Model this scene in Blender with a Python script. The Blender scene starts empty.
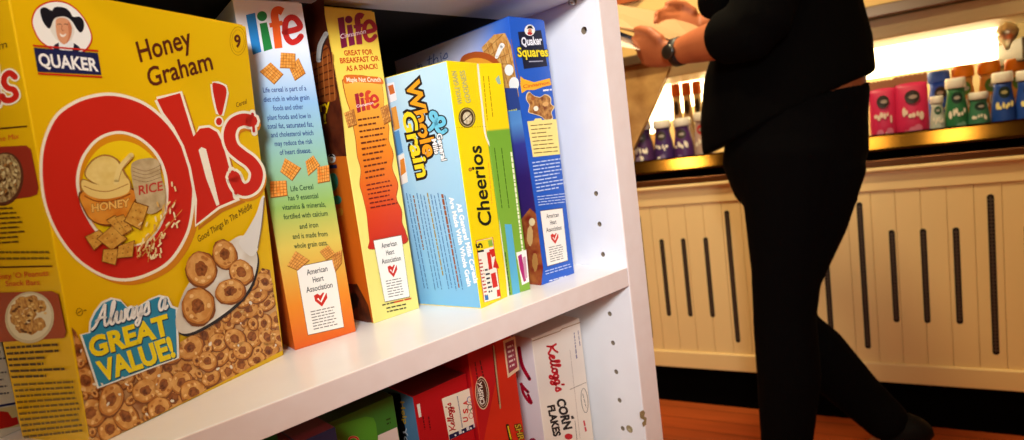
import bpy, bmesh, math, random
from mathutils import Vector, Matrix
from mathutils.geometry import tessellate_polygon
random.seed(7)
SC = bpy.context.scene
COL = SC.collection
ZS = 0.949                      # height of the middle shelf top above the floor

# ------------------------------------------------------------------ camera
FPX = 568.72
CAM = Vector((-0.4569, -0.3447, ZS + 0.1259))
RT = Vector((0.7268, -0.6746, -0.1292)).normalized()
UP = Vector((0.1707, -0.0048, 0.9853))
FW = Vector((0.6653, 0.7382, -0.1117)).normalized()
UP = (UP - UP.dot(RT) * RT); UP = (UP - UP.dot(FW) * FW).normalized()
RT = FW.cross(UP).normalized()
cd = bpy.data.cameras.new('camera')
cam = bpy.data.objects.new('camera', cd); COL.objects.link(cam)
cd.sensor_width = 36.0
cd.lens = FPX / 1024 * 36.0
cd.clip_start = 0.02
cam.matrix_world = Matrix((( RT.x, UP.x, -FW.x, CAM.x), (RT.y, UP.y, -FW.y, CAM.y), (RT.z, UP.z, -FW.z, CAM.z), (0, 0, 0, 1)))
cd.dof.use_dof = True
cd.dof.focus_distance = 0.43
cd.dof.aperture_fstop = 9.0
SC.camera = cam

# ------------------------------------------------------------------ light
def lin(c):
    return tuple(((v / 255) / 12.92 if v / 255 <= .04045 else ((v / 255 + .055) / 1.055) ** 2.4) for v in c) + (1,)
w = bpy.data.worlds.new('world'); SC.world = w; w.use_nodes = True
w.node_tree.nodes['Background'].inputs[0].default_value = (1.0, 0.72, 0.48, 1)
w.node_tree.nodes['Background'].inputs[1].default_value = 0.12
def area(name, loc, target, sx, sy, power, col):
    l = bpy.data.lights.new(name, 'AREA'); l.shape = 'RECTANGLE'; l.size = sx; l.size_y = sy
    l.energy = power; l.color = col
    o = bpy.data.objects.new(name, l); COL.objects.link(o); o.location = loc
    o.rotation_euler = (Vector(target) - Vector(loc)).to_track_quat('-Z', 'Y').to_euler()
    return o
area('warm_shop_light', (-1.18, -.97, ZS + 0.62), (-.20, .05, ZS), .24, .20, 3.4, (1.0, .88, .66))
sl = bpy.data.lights.new('camera_flash', 'SPOT'); sl.energy = 46; sl.color = (.93, .97, 1.0)
sl.spot_size = math.radians(62); sl.spot_blend = 1.0; sl.shadow_soft_size = .09
so = bpy.data.objects.new('camera_flash', sl); COL.objects.link(so); so.location = (-.72, -.60, ZS + .46)
so.rotation_euler = (Vector((.04, .05, ZS + .21)) - so.location).to_track_quat('-Z', 'Y').to_euler()
SC.view_settings.view_transform = 'Standard'
SC.view_settings.look = 'None'
SC.view_settings.exposure = 0.0
SC.view_settings.gamma = 1.0
SC.view_settings.use_curve_mapping = False

# ------------------------------------------------------------------ helpers
def ray(px, py):
    return (FW + RT * ((px - 512) / FPX) - UP * ((py - 220) / FPX))
def hit(px, py, p, n):
    # where the sight line through a point of the photo frame meets a real plane

    r = ray(px, py); t = (Vector(p) - CAM).dot(n) / r.dot(n)
    return CAM + r * t

MATS = {}
def mat(name, c, rough=.5, metal=0, spec=.5, noise=None, emit=None, coat=0, trans=0):
    if name in MATS: return MATS[name]
    m = bpy.data.materials.new(name); m.use_nodes = True
    nt = m.node_tree; b = nt.nodes['Principled BSDF']
    b.inputs['Base Color'].default_value = lin(c)
    b.inputs['Roughness'].default_value = rough; b.inputs['Metallic'].default_value = metal
    b.inputs['Specular IOR Level'].default_value = spec
    b.inputs['Coat Weight'].default_value = coat
    b.inputs['Transmission Weight'].default_value = trans
    if noise:   # (second colour, scale, detail)
        tc = nt.nodes.new('ShaderNodeTexCoord'); n = nt.nodes.new('ShaderNodeTexNoise')
        n.inputs['Scale'].default_value = noise[1]; n.inputs['Detail'].default_value = noise[2]
        r = nt.nodes.new('ShaderNodeValToRGB')
        r.color_ramp.elements[0].position = .35; r.color_ramp.elements[1].position = .65
        r.color_ramp.elements[0].color = lin(c); r.color_ramp.elements[1].color = lin(noise[0])
        nt.links.new(tc.outputs['Object'], n.inputs['Vector']); nt.links.new(n.outputs['Fac'], r.inputs[0])
        nt.links.new(r.outputs[0], b.inputs['Base Color'])
    if emit:
        b.inputs['Emission Color'].default_value = lin(emit[0]); b.inputs['Emission Strength'].default_value = emit[1]
    MATS[name] = m
    return m
def ink(c, noise=None):
    c = tuple(int(v) for v in c)
    nm = 'ink_%02x%02x%02x' % c + ('_%02x%02x%02x_%d' % (tuple(noise[0]) + (int(noise[1]),)) if noise else '')
    return mat(nm, c, rough=.42, spec=.35, noise=noise)
def ramp_mat(name, stops, h, axis='Z', rough=.4):
    m = bpy.data.materials.new(name); m.use_nodes = True; nt = m.node_tree; b = nt.nodes['Principled BSDF']
    b.inputs['Roughness'].default_value = rough; b.inputs['Specular IOR Level'].default_value = .4
    tc = nt.nodes.new('ShaderNodeTexCoord'); s = nt.nodes.new('ShaderNodeSeparateXYZ')
    d = nt.nodes.new('ShaderNodeMath'); d.operation = 'DIVIDE'; d.inputs[1].default_value = h
    r = nt.nodes.new('ShaderNodeValToRGB'); cr = r.color_ramp
    while len(cr.elements) < len(stops): cr.elements.new(.5)
    for e, (p, c) in zip(cr.elements, stops): e.position = p; e.color = lin(c)
    nt.links.new(tc.outputs['Object'], s.inputs[0]); nt.links.new(s.outputs[axis], d.inputs[0])
    nt.links.new(d.outputs[0], r.inputs[0]); nt.links.new(r.outputs[0], b.inputs['Base Color'])
    return m

def link(name, me, parent=None, label=None, cat=None, group=None, kind=None):
    o = bpy.data.objects.new(name, me); COL.objects.link(o)
    if parent: o.parent = parent
    if label: o['label'] = label
    if cat: o['category'] = cat
    if group: o['group'] = group
    if kind: o['kind'] = kind
    return o
def empty(name, loc, rz=0, **k):
    o = link(name, None, **k); o.location = loc; o.rotation_euler = (0, 0, rz); return o

class MB:
    """collects shapes into ONE mesh"""
    def __init__(s): s.bm = bmesh.new(); s.mats = []
    def mi(s, m):
        if m not in s.mats: s.mats.append(m)
        return s.mats.index(m)
    def faces(s, vs, fs, m, smooth=False, M=None):
        vv = [s.bm.verts.new(M @ Vector(v) if M else Vector(v)) for v in vs]; i = s.mi(m)
        for f in fs:
            try:
                q = s.bm.faces.new([vv[k] for k in f]); q.material_index = i; q.smooth = smooth
            except ValueError: pass
        return vv
    def box(s, a, b, m, M=None, bev=0):
        x0, y0, z0 = a; x1, y1, z1 = b
        vs = [(x0,y0,z0),(x1,y0,z0),(x1,y1,z0),(x0,y1,z0),(x0,y0,z1),(x1,y0,z1),(x1,y1,z1),(x0,y1,z1)]
        t = bmesh.new(); tv = [t.verts.new(v) for v in vs]
        for f in ((3,2,1,0),(4,5,6,7),(0,1,5,4),(1,2,6,5),(2,3,7,6),(3,0,4,7)): t.faces.new([tv[k] for k in f])
        if bev: bmesh.ops.bevel(t, geom=t.edges[:], offset=bev, segments=2, affect='EDGES', profile=.5)
        s.absorb(t, m, M)
    def absorb(s, t, m, M=None, smooth=False):
        t.verts.index_update()
        s.faces([v.co.copy() for v in t.verts], [[v.index for v in f.verts] for f in t.faces], m, smooth, M)
        t.free()
    def lathe(s, prof, m, M=None, n=24, sy=1.0, smooth=True, caps=True):
        vs = []; fs = []
        for r, z in prof:
            for k in range(n):
                a = 2 * math.pi * k / n; vs.append((r * math.cos(a), r * sy * math.sin(a), z))
        for j in range(len(prof) - 1):
            for k in range(n): fs.append((j*n+k, j*n+(k+1)%n, (j+1)*n+(k+1)%n, (j+1)*n+k))
        if caps:
            fs.append(tuple(range(n - 1, -1, -1))); fs.append(tuple((len(prof)-1)*n + k for k in range(n)))
        s.faces(vs, fs, m, smooth, M)
    def tube(s, pts, r, m, n=10, M=None):
        pts = [Vector(p) for p in pts]; vs = []; fs = []
        for i, p in enumerate(pts):
            d = (pts[min(i+1, len(pts)-1)] - pts[max(i-1, 0)]).normalized()
            a = d.orthogonal().normalized() if i == 0 else (a - a.dot(d) * d).normalized()
            b = d.cross(a)
            rr = r[i] if isinstance(r, (list, tuple)) else r
            for k in range(n):
                t = 2 * math.pi * k / n; vs.append(p + (a * math.cos(t) + b * math.sin(t)) * rr)
        for j in range(len(pts) - 1):
            for k in range(n): fs.append((j*n+k, j*n+(k+1)%n, (j+1)*n+(k+1)%n, (j+1)*n+k))
        fs.append(tuple(range(n - 1, -1, -1))); fs.append(tuple((len(pts)-1)*n + k for k in range(n)))
        s.faces(vs, fs, m, True, M)
    def loft(s, rings, m, n=20, M=None):
        """rings: (centre, axis_a vector, axis_b vector) ellipses"""
        vs = []; fs = []
        for c, a, b in rings:
            c, a, b = Vector(c), Vector(a), Vector(b)
            for k in range(n):
                t = 2 * math.pi * k / n; vs.append(c + a * math.cos(t) + b * math.sin(t))
        for j in range(len(rings) - 1):
            for k in range(n): fs.append((j*n+k, j*n+(k+1)%n, (j+1)*n+(k+1)%n, (j+1)*n+k))
        fs.append(tuple(range(n - 1, -1, -1))); fs.append(tuple((len(rings)-1)*n + k for k in range(n)))
        s.faces(vs, fs, m, True, M)
    def mesh(s, name, fix=True):
        if fix: bmesh.ops.recalc_face_normals(s.bm, faces=s.bm.faces[:])
        me = bpy.data.meshes.new(name); s.bm.to_mesh(me); s.bm.free()
        for m in s.mats: me.materials.append(m)
        return me
    def build(s, name, parent=None, **k):
        return link(name, s.mesh(name), parent, **k)

# ------------------------------------------------------------------ lettering
FONT_CACHE = {}
def glyphs(txt, off=0.0):
    key = (txt, round(off, 4))
    if key in FONT_CACHE: return FONT_CACHE[key]
    cu = bpy.data.curves.new('lettering', 'FONT'); cu.body = txt; cu.offset = off; cu.resolution_u = 3
    cu.dimensions = '2D'; cu.fill_mode = 'FRONT'
    ob = bpy.data.objects.new('lettering', cu); COL.objects.link(ob)
    dg = bpy.context.evaluated_depsgraph_get()
    me = ob.evaluated_get(dg).to_mesh()
    vs = [(v.co.x, v.co.y) for v in me.vertices]; fs = [tuple(p.vertices) for p in me.polygons]
    ob.evaluated_get(dg).to_mesh_clear()
    bpy.data.objects.remove(ob); bpy.data.curves.remove(cu)
    FONT_CACHE[key] = (vs, fs)
    return vs, fs
CAPH = 0.73
# script lettering: strokes in a unit cap-height cell, (advance, strokes)
SCRIPT = {
 'K': (.78, [[(.12,1),(.2,.5),(.1,0)], [(.72,1),(.5,.7),(.2,.48),(.45,.25),(.62,0),(.78,.1)]]),
 'e': (.4, [[(0,.2),(.22,.32),(.3,.46),(.2,.55),(.08,.4),(.08,.12),(.2,0),(.4,.12)]]),
 'l': (.3, [[(0,.12),(.2,.6),(.26,.98),(.16,.98),(.1,.5),(.1,.1),(.18,0),(.3,.12)]]),
 'o': (.42, [[(.2,.55),(.06,.4),(.06,.12),(.2,0),(.33,.14),(.33,.42),(.2,.55),(.42,.5)]]),
 'g': (.42, [[(.34,.5),(.18,.55),(.05,.35),(.1,.08),(.24,.1),(.34,.5),(.3,-.2),(.16,-.42),(.04,-.3),(.2,-.08),(.42,.12)]]),
 "'": (.16, [[(.1,.98),(.06,.78)]]),
 's': (.36, [[(0,.1),(.2,.56),(.26,.3),(.28,.08),(.16,0),(.04,.06)]]),
 'A': (.85, [[(0,.02),(.2,.2),(.5,.8),(.62,1),(.62,.5),(.66,.05),(.8,.08)], [(.2,.35),(.45,.45),(.68,.4)]]),
 'w': (.6, [[(0,.15),(.1,.52),(.1,.1),(.2,0),(.3,.1),(.33,.5),(.35,.1),(.45,0),(.53,.15),(.52,.5),(.62,.45)]]),
 'a': (.45, [[(.32,.5),(.15,.55),(.04,.3),(.1,.02),(.24,.08),(.34,.5),(.32,.1),(.38,0),(.47,.12)]]),
 'y': (.42, [[(0,.15),(.08,.52),(.1,.15),(.2,.05),(.32,.5),(.28,-.1),(.16,-.38),(.04,-.25),(.2,-.05),(.44,.14)]]),
 't': (.3, [[(.16,1),(.1,.1),(.26,.05)], [(0,.62),(.28,.66)]]),
 'n': (.46, [[(0,.5),(.04,0),(.06,.3),(.22,.54),(.3,.35),(.31,.06),(.42,.05)]]),
 'h': (.42, [[(.1,1),(.05,0),(.1,.35),(.26,.5),(.32,.3),(.32,0)]]),
 'i': (.2, [[(.08,.52),(.1,0)], [(.08,.75),(.1,.82)]]),
 'r': (.3, [[(0,.5),(.08,0),(.08,.35),(.28,.52)]]),
 ' ': (.4, []),
}
def catmull(pts, closed=True, n=6):
    out = []; L = len(pts); rng = range(L) if closed else range(L - 1)
    for i in rng:
        g = (lambda k: pts[k % L]) if closed else (lambda k: pts[min(max(k, 0), L - 1)])
        p0, p1, p2, p3 = g(i-1), g(i), g(i+1), g(i+2)
        for s in range(n):
            t = s / n
            out.append(tuple(.5 * ((2*p1[k]) + (-p0[k]+p2[k])*t + (2*p0[k]-5*p1[k]+4*p2[k]-p3[k])*t*t + (-p0[k]+3*p1[k]-3*p2[k]+p3[k])*t**3) for k in (0, 1)))
    if not closed: out.append(pts[-1])
    return out
def Z(x0, y0, s, pts):      # read-off coordinates of a magnified crop -> photograph frame
    return [(x0 + x / s, y0 + y / s) for x, y in pts]

class Art:
    """flat printing on one face of a carton: every shape lands on the real face plane"""
    step = 0.00001
    def __init__(s, body, face, lift=0.00015):
        s.body = body; s.O, s.N = face; s.inv = body.matrix_world.inverted()
        s.mb = MB(); s.z = lift
    def P(s, p):
        return s.inv @ hit(p[0], p[1], s.O + s.N * s.z, s.N)
    def raw(s, pts2, fs, c, noise=None, m=None):
        s.z += s.step
        s.mb.faces([s.P(p) for p in pts2], fs, m or ink(c, noise))
        return s
    def poly(s, pts, c, smooth=False, noise=None, m=None, holes=()):
        if smooth: pts = catmull(pts)
        loops = [pts] + list(holes)
        tri = tessellate_polygon([[Vector((x, y, 0)) for x, y in l] for l in loops])
        allp = [p for l in loops for p in l]
        return s.raw(allp, [tuple(t) for t in tri], c, noise, m)
    def quad(s, a, b, cc, d, c, **k): return s.poly([a, b, cc, d], c, **k)
    def ell(s, cx, cy, rx, ry, c, rot=0, n=28, jit=0, **k):
        ca, sa = math.cos(rot), math.sin(rot); pts = []
        for i in range(n):
            t = 2 * math.pi * i / n; q = 1 + jit * random.uniform(-1, 1)
            x, y = rx * q * math.cos(t), ry * q * math.sin(t)
            pts.append((cx + x*ca - y*sa, cy + x*sa + y*ca))
        return s.poly(pts, c, **k)
    def ring(s, cx, cy, rx, ry, w, c, rot=0, n=28):
        ca, sa = math.cos(rot), math.sin(rot); o = []; i_ = []
        for i in range(n):
            t = 2 * math.pi * i / n
            for L, d in ((o, 0), (i_, w)):
                x, y = (rx-d) * math.cos(t), (ry-d) * math.sin(t); L.append((cx + x*ca - y*sa, cy + x*sa + y*ca))
        return s.raw(o + i_, [(i, (i+1) % n, n + (i+1) % n, n + i) for i in range(n)], c)
    def stroke(s, pts, wd, c, smooth=False, caps=True, closed=False):
        if smooth: pts = catmull(pts, closed)
        if closed: pts = pts + [pts[0]]
        V = []; F = []; n = len(pts)
        W = wd if isinstance(wd, (list, tuple)) else None
        for i, p in enumerate(pts):
            a = pts[max(i-1, 0)]; b = pts[min(i+1, n-1)]
            dx, dy = b[0]-a[0], b[1]-a[1]; l = math.hypot(dx, dy) or 1
            h = (W[0] + (W[1]-W[0]) * i / (n-1) if W else wd) / 2
            V += [(p[0] - dy/l*h, p[1] + dx/l*h), (p[0] + dy/l*h, p[1] - dx/l*h)]
        for i in range(n-1): F.append((2*i, 2*i+1, 2*i+3, 2*i+2))
        s.raw(V, F, c)
        if caps and not closed:
            for e, p in ((0, pts[0]), (1, pts[-1])):
                h = (W[e] if W else wd) / 2
                s.z -= s.step; s.ell(p[0], p[1], h, h, c, n=10)
        return s
    def text(s, t, p0, p1, cap, c, bold=0.0, outline=None, noise=None):
        """baseline p0->p1 in the photo frame, cap = vector to the top of a capital"""
        vs, fs = glyphs(t, bold)
        x0 = min(v[0] for v in vs); x1 = max(v[0] for v in vs)
        def place(vs_, grow=0):
            out = []
            for x, y in vs_:
                u = (x - x0) / (x1 - x0); v = y / CAPH
                out.append((p0[0] + (p1[0]-p0[0])*u + cap[0]*v, p0[1] + (p1[1]-p0[1])*u + cap[1]*v))
            return out
        if outline:
            vo, fo = glyphs(t, bold + outline[1])
            s.raw(place(vo), fo, outline[0])
        return s.raw(place(vs), fs, c, noise)
    def script(s, t, p0, p1, cap, c, wd):
        tot = sum(SCRIPT[ch][0] for ch in t); x = 0
        for ch in t:
            adv, st = SCRIPT[ch]
            for k in st:
                pts = [(p0[0] + (p1[0]-p0[0])*(x+a)/tot + cap[0]*b, p0[1] + (p1[1]-p0[1])*(x+a)/tot + cap[1]*b) for a, b in k]
                s.stroke(pts, wd, c, smooth=len(pts) > 2)
                s.z -= s.step
            x += adv
        s.z += s.step
        return s
    def greek(s, a, b, cc, d, n, c, fill=.45, ragged=.25, word=3.2, seed=1):
        """n unreadable small-print lines inside quad a(tl) b(tr) c(br) d(bl)"""
        R = random.Random(seed); V = []; F = []; fill *= .8
        for i in range(n):
            for (e, q) in ((0, 0),):
                t0 = (i + .5 - fill/2) / n; t1 = (i + .5 + fill/2) / n
                L0 = [a[k] + (d[k]-a[k])*t0 for k in (0, 1)]; R0 = [b[k] + (cc[k]-b[k])*t0 for k in (0, 1)]
                L1 = [a[k] + (d[k]-a[k])*t1 for k in (0, 1)]; R1 = [b[k] + (cc[k]-b[k])*t1 for k in (0, 1)]
                wpx = math.hypot(R0[0]-L0[0], R0[1]-L0[1]); x = 0; end = 1 - R.uniform(0, ragged)
                while x < end:
                    l = min(word * R.uniform(.5, 1.6) / wpx, end - x)
                    for (A, B, u) in ((L0, R0, x), (L0, R0, x + l), (L1, R1, x + l), (L1, R1, x)):
                        V.append((A[0] + (B[0]-A[0])*u, A[1] + (B[1]-A[1])*u))
                    k = len(V); F.append((k-4, k-3, k-2, k-1)); x += l + .9 / wpx
        return s.raw(V, F, c)
    def build(s, name, label=None, parent=None):
        me = s.mb.mesh(name, fix=False)
        n = s.body.matrix_world.to_3x3().inverted() @ s.N
        # every printed shape faces outwards
        bm = bmesh.new(); bm.from_mesh(me)
        for f in bm.faces:
            if f.normal.dot(n) < 0: f.normal_flip()
        bm.to_mesh(me); bm.free()
        return link(name, me, parent or s.body, label=label)

def carton(name, O, yaw, W, H, D, mats, label, cat='cereal box', zdir=None, group=None, flap=True, ddir=None):
    """a folded card carton as one mesh; O = front left bottom corner, mats = front/left/right/back/top/bottom"""
    O = Vector(O); u = Vector((math.cos(yaw), math.sin(yaw), 0)); v = Vector((-math.sin(yaw), math.cos(yaw), 0))
    z = Vector(zdir) if zdir else Vector((0, 0, 1))
    z = z / z.z                                     # top face stays level
    M = Matrix.Translation(O) @ Matrix.Rotation(yaw, 4, 'Z'); inv = M.inverted()
    c = [O, O+u*W, O+u*W+v*D, O+v*D]; vs = [inv @ p for p in c] + [inv @ (p + z*H) for p in c]
    bm = bmesh.new(); bv = [bm.verts.new(p) for p in vs]
    order = (('bottom', (3,2,1,0)), ('top', (4,5,6,7)), ('front', (0,1,5,4)), ('right', (1,2,6,5)), ('back', (2,3,7,6)), ('left', (3,0,4,7)))
    ms = []
    for k, f in order:
        m = mats.get(k, mats['front'])
        if m not in ms: ms.append(m)
        bm.faces.new([bv[i] for i in f]).material_index = ms.index(m)
    bmesh.ops.bevel(bm, geom=bm.edges[:], offset=.0007, segments=2, affect='EDGES', profile=.5)
    me = bpy.data.meshes.new(name); bm.to_mesh(me); bm.free()
    for m in ms: me.materials.append(m)
    o = link(name, me, label=label, cat=cat, group=group); o.matrix_world = M
    fz = (u.cross(z)).normalized()
    F = {'front': (O, fz), 'left': (O, (z.cross(v)).normalized()), 'top': (O+z*H, Vector((0, 0, 1)))}
    for k in ('front', 'left'):
        if (CAM - F[k][0]).dot(F[k][1]) < 0: F[k] = (F[k][0], -F[k][1])
    if flap:
        mb = MB(); t = mats.get('top', mats['front']); d = D * .62; zz = z * H
        a = inv @ (O + zz); sh = a
        mb.box((sh.x + .0015, sh.y + .001, sh.z + .0002), (sh.x + W - .0015, sh.y + d, sh.z + .0009), t, bev=.0003)
        mb.box((sh.x + W*.36, sh.y + d - .001, sh.z + .0004), (sh.x + W*.64, sh.y + d + .009, sh.z + .0011), t, bev=.0003)
        mb.build('top_flap', o)
    bpy.context.view_layer.update()
    return o, F
# ------------------------------------------------------------------ room shell
KB = 0.92
CR = CAM - Vector((0, 0, ZS))
yb = math.radians(-72.213)
DB = Vector((math.cos(yb), math.sin(yb), 0)); NB = Vector((-math.sin(yb), math.cos(yb), 0))
OB = Vector((CAM.x, CAM.y, 0)) + NB * (2.3626 * KB)
MBK = Matrix(((DB.x, NB.x, 0, OB.x), (DB.y, NB.y, 0, OB.y), (0, 0, 1, 0), (0, 0, 0, 1)))   # counter frame: x along, y away, z up
def zc(z): return CAM.z + z * KB

def wood_floor():
    m = bpy.data.materials.new('wood_floor'); m.use_nodes = True; nt = m.node_tree; b = nt.nodes['Principled BSDF']
    tc = nt.nodes.new('ShaderNodeTexCoord'); mp = nt.nodes.new('ShaderNodeMapping')
    mp.inputs['Rotation'].default_value = (0, 0, -yb)
    br = nt.nodes.new('ShaderNodeTexBrick'); br.inputs['Scale'].default_value = 1
    br.inputs['Brick Width'].default_value = 1.1; br.inputs['Row Height'].default_value = .085; br.inputs['Mortar Size'].default_value = .0015
    br.inputs['Color1'].default_value = lin((206, 92, 42)); br.inputs['Color2'].default_value = lin((222, 108, 50)); br.inputs['Mortar'].default_value = lin((70, 32, 14))
    n = nt.nodes.new('ShaderNodeTexNoise'); n.inputs['Scale'].default_value = 3; n.inputs['Detail'].default_value = 6
    mp2 = nt.nodes.new('ShaderNodeMapping'); mp2.inputs['Scale'].default_value = (1, 18, 1)
    mx = nt.nodes.new('ShaderNodeMixRGB'); mx.blend_type = 'MULTIPLY'; mx.inputs[0].default_value = .5
    nt.links.new(tc.outputs['Object'], mp.inputs[0]); nt.links.new(mp.outputs[0], br.inputs[0])
    nt.links.new(mp.outputs[0], mp2.inputs[0]); nt.links.new(mp2.outputs[0], n.inputs['Vector'])
    nt.links.new(br.outputs[0], mx.inputs[1]); nt.links.new(n.outputs['Fac'], mx.inputs[2]); nt.links.new(mx.outputs[0], b.inputs['Base Color'])
    b.inputs['Roughness'].default_value = .35
    return m
WALL = mat('cream_wall', (205, 178, 130), .8, noise=((198, 170, 122), 6, 3))
mb = MB(); mb.box((-2.6, -3.2, -.08), (5.2, 3.2, 0), wood_floor()); mb.build('floor', kind='structure')
mb = MB(); mb.box((-2.6, -3.2, 2.7), (5.2, 3.2, 2.78), mat('ceiling_paint', (205, 190, 160), .9)); mb.build('ceiling', kind='structure')
mb = MB(); mb.box((-2.6, 3.2, 0), (5.2, 3.3, 2.7), WALL); mb.build('wall_back', kind='structure')
mb = MB(); mb.box((5.2, -3.2, 0), (5.3, 3.2, 2.7), WALL); mb.build('wall_right', kind='structure')
mb = MB(); mb.box((-2.7, -3.2, 0), (-2.6, 3.2, 2.7), WALL); mb.build('wall_left', kind='structure')
mb = MB(); mb.box((-2.6, -3.3, 0), (5.2, -3.2, 2.7), WALL); mb.build('wall_front', kind='structure')

# ------------------------------------------------------------------ shelving unit
LAM = mat('white_melamine', (246, 245, 248), .26, spec=.5, noise=((244, 242, 245), 30, 2))
EDGE = mat('edge_banding', (236, 220, 216), .4, noise=((233, 215, 210), 60, 3))
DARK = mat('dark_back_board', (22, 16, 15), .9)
HOLE = mat('hole_dark', (150, 130, 108), .9)
bigplug = None
unit = empty('shelving_unit', (0, 0, 0), label='white melamine shelving unit with peg holes holding the cereal boxes', cat='shelf')
YD = .33; TP = .0294; ZU = ZS + .2698; ZL = ZS - .2885; LX = -.98
PH = [(.0289, ZS + .2362 - .032*k) for k in (-6, -5, -4, -3, -2, -1, 5, 6, 7, 9, 10, 11, 12, 13, 14, 15, 16)] + [(.0207, ZS + .2383)]
PH += [(.29, ZS + .2362 - .032*k) for k in range(-6, 17)]
def hole_r(z): return .0037 if abs(z - ZS - .2383) < 1e-4 else .0026
def side_panel(x0, x1, inner):
    mb = MB(); mb.box((x0, 0, 0), (x1, YD, 2.0), LAM, bev=.0006)
    me = mb.mesh('side_panel'); me.materials.append(HOLE)
    o = link('side_panel', me, unit)
    cut = MB()
    for y, z in PH:
        r = hole_r(z); M = Matrix.Translation((inner, y, z)) @ Matrix.Rotation(math.pi/2, 4, 'Y')
        cut.lathe([(r, -.009), (r, .009)], LAM, M, n=16, smooth=False)
    # the bored-out larger fitting hole low on the panel
    M = Matrix.Translation((inner, *BIG)) @ Matrix.Rotation(math.pi/2, 4, 'Y')
    cut.lathe([(.0042, -.004), (.0042, .004)], LAM, M, n=18, smooth=False)
    co = link('cutter', cut.mesh('cutter'))
    md = o.modifiers.new('holes', 'BOOLEAN'); md.operation = 'DIFFERENCE'; md.object = co; md.solver = 'EXACT'
    dg = bpy.context.evaluated_depsgraph_get(); dg.update()
    nm = bpy.data.meshes.new_from_object(o.evaluated_get(dg)); o.modifiers.clear(); o.data = nm
    bpy.data.objects.remove(co)
    for p in nm.polygons: p.use_smooth = False
    # hole bottoms and barrels darker: bare chipboard
    hi = nm.materials.find(HOLE.name) if HOLE.name in nm.materials else 0
    for p in nm.polygons:
        c = p.center
        if x0 + .001 < c.x < x1 - .001 and .005 < c.y < YD - .005 and .01 < c.z < 1.99: p.material_index = hi
    return o
bigp = hit(629.5, 429, (0, 0, 0), Vector((1, 0, 0))); BIG = (bigp.y, bigp.z)
rp = side_panel(0, TP, 0)
lp = side_panel(LX - TP, LX, LX)
mb = MB(); mb.lathe([(.0001,-.0012),(.0022,-.0012),(.0024,-.0002),(.0040,-.0002),(.0041,-.003)], mat('fitting_tan', (176, 160, 122), .5, metal=.3), Matrix.Translation((0, BIG[0], BIG[1])) @ Matrix.Rotation(-math.pi/2, 4, 'Y') @ Matrix.Scale(1, 4), n=20); mb.build('cam_fitting', rp, label='small tan cam fitting')
mb = MB(); mb.box((.0002, -.0011, .001), (TP - .0002, 0, 1.999), EDGE, bev=.0004); mb.build('edge_banding', rp)
mb = MB(); mb.box((LX - TP + .0002, -.0011, .001), (LX - .0002, 0, 1.999), EDGE, bev=.0004); mb.build('edge_banding', lp)
# chip knocked out of the banding
mb = MB(); ch = [hit(a, b, (0, -.0011, 0), Vector((0, 1, 0))) for a, b in Z(600, 330, 4, [(158,328),(172,320),(180,330),(176,345),(186,352),(184,378),(172,388),(168,372),(176,360),(160,350)])]
mb.faces([(p.x, -.0013, p.z) for p in ch], [tuple(range(len(ch)))], mat('chipboard', (172, 146, 100), .9, noise=((120, 95, 60), 900, 2)))
mb.build('chipped_spot', rp)
up_ = hit(519, 21.6, (0, 0, ZU), Vector((0, 0, 1))); UD = max(.08, min(.2, up_.y)); print('UD', UD, up_)
for z in (ZU, ZS - .019, ZL - .019, .09, 1.62, 1.98):
    dp = UD if z == ZU else YD - .006
    mb = MB(); mb.box((LX + .0004, .0005, z), (-.0004, dp, z + .019), LAM, bev=.0005); s_ = mb.build('shelf_board', unit)
    if z == ZU: mb = MB(); mb.box((LX + .0004, UD, z + .001), (-.0004, YD - .006, z + .018), DARK); mb.build('added_rear_blocker', unit)  # added dark board, keeps light out behind the shallow white shelf
    mb = MB(); mb.box((LX + .0006, -.0006, z + .0002), (-.0006, .0005, z + .0188), EDGE, bev=.0003); mb.build('edge_banding', s_)
mb = MB(); mb.box((LX, YD - .006, .0), (0, YD, 1.999), DARK); mb.build('back_board', unit)
for x in (-.0, LX):
    for z in (ZU, ZS - .019, ZL - .019):
        for y in (.0289, .29):
            mb = MB(); sg = -1 if x > LX/2 else 1
            mb.lathe([(.0025, -.004), (.0025, .007)], mat('nickel', (190, 188, 182), .3, metal=1), Matrix.Translation((x, y, z - .0027)) @ Matrix.Rotation(sg * math.pi/2, 4, 'Y'), n=12)
            mb.build('shelf_pin', unit)

# ------------------------------------------------------------------ Oh's box
YEL = mat('card_yellow', (236, 188, 4), .36, spec=.4)
YEL2 = mat('card_yellow_side', (228, 178, 6), .4, spec=.35)
GREY = mat('card_grey', (176, 164, 148), .8)
tp_, tr_ = -.1089, .0217
yaw = .4067
u = Vector((math.cos(yaw), math.sin(yaw), 0)); v = Vector((-math.sin(yaw), math.cos(yaw), 0)); z1 = Vector((0, 0, math.cos(tp_))) + v * math.sin(tp_)
z2 = z1 * math.cos(tr_) - u * math.sin(tr_)
ohs, F = carton('cereal_box', (-.4388, .0343, ZS), yaw, .1358, .2375 * z2.z, .0679, {'front': YEL, 'left': YEL2, 'right': YEL2}, 'large yellow honey graham cereal box with a giant red O on its front', zdir=z2)
fo = F['front']; fl = F['left']
RED = (206, 38, 22); CRM = (250, 240, 214); NAVY = (28, 34, 78); BRN = (92, 34, 14)

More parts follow.
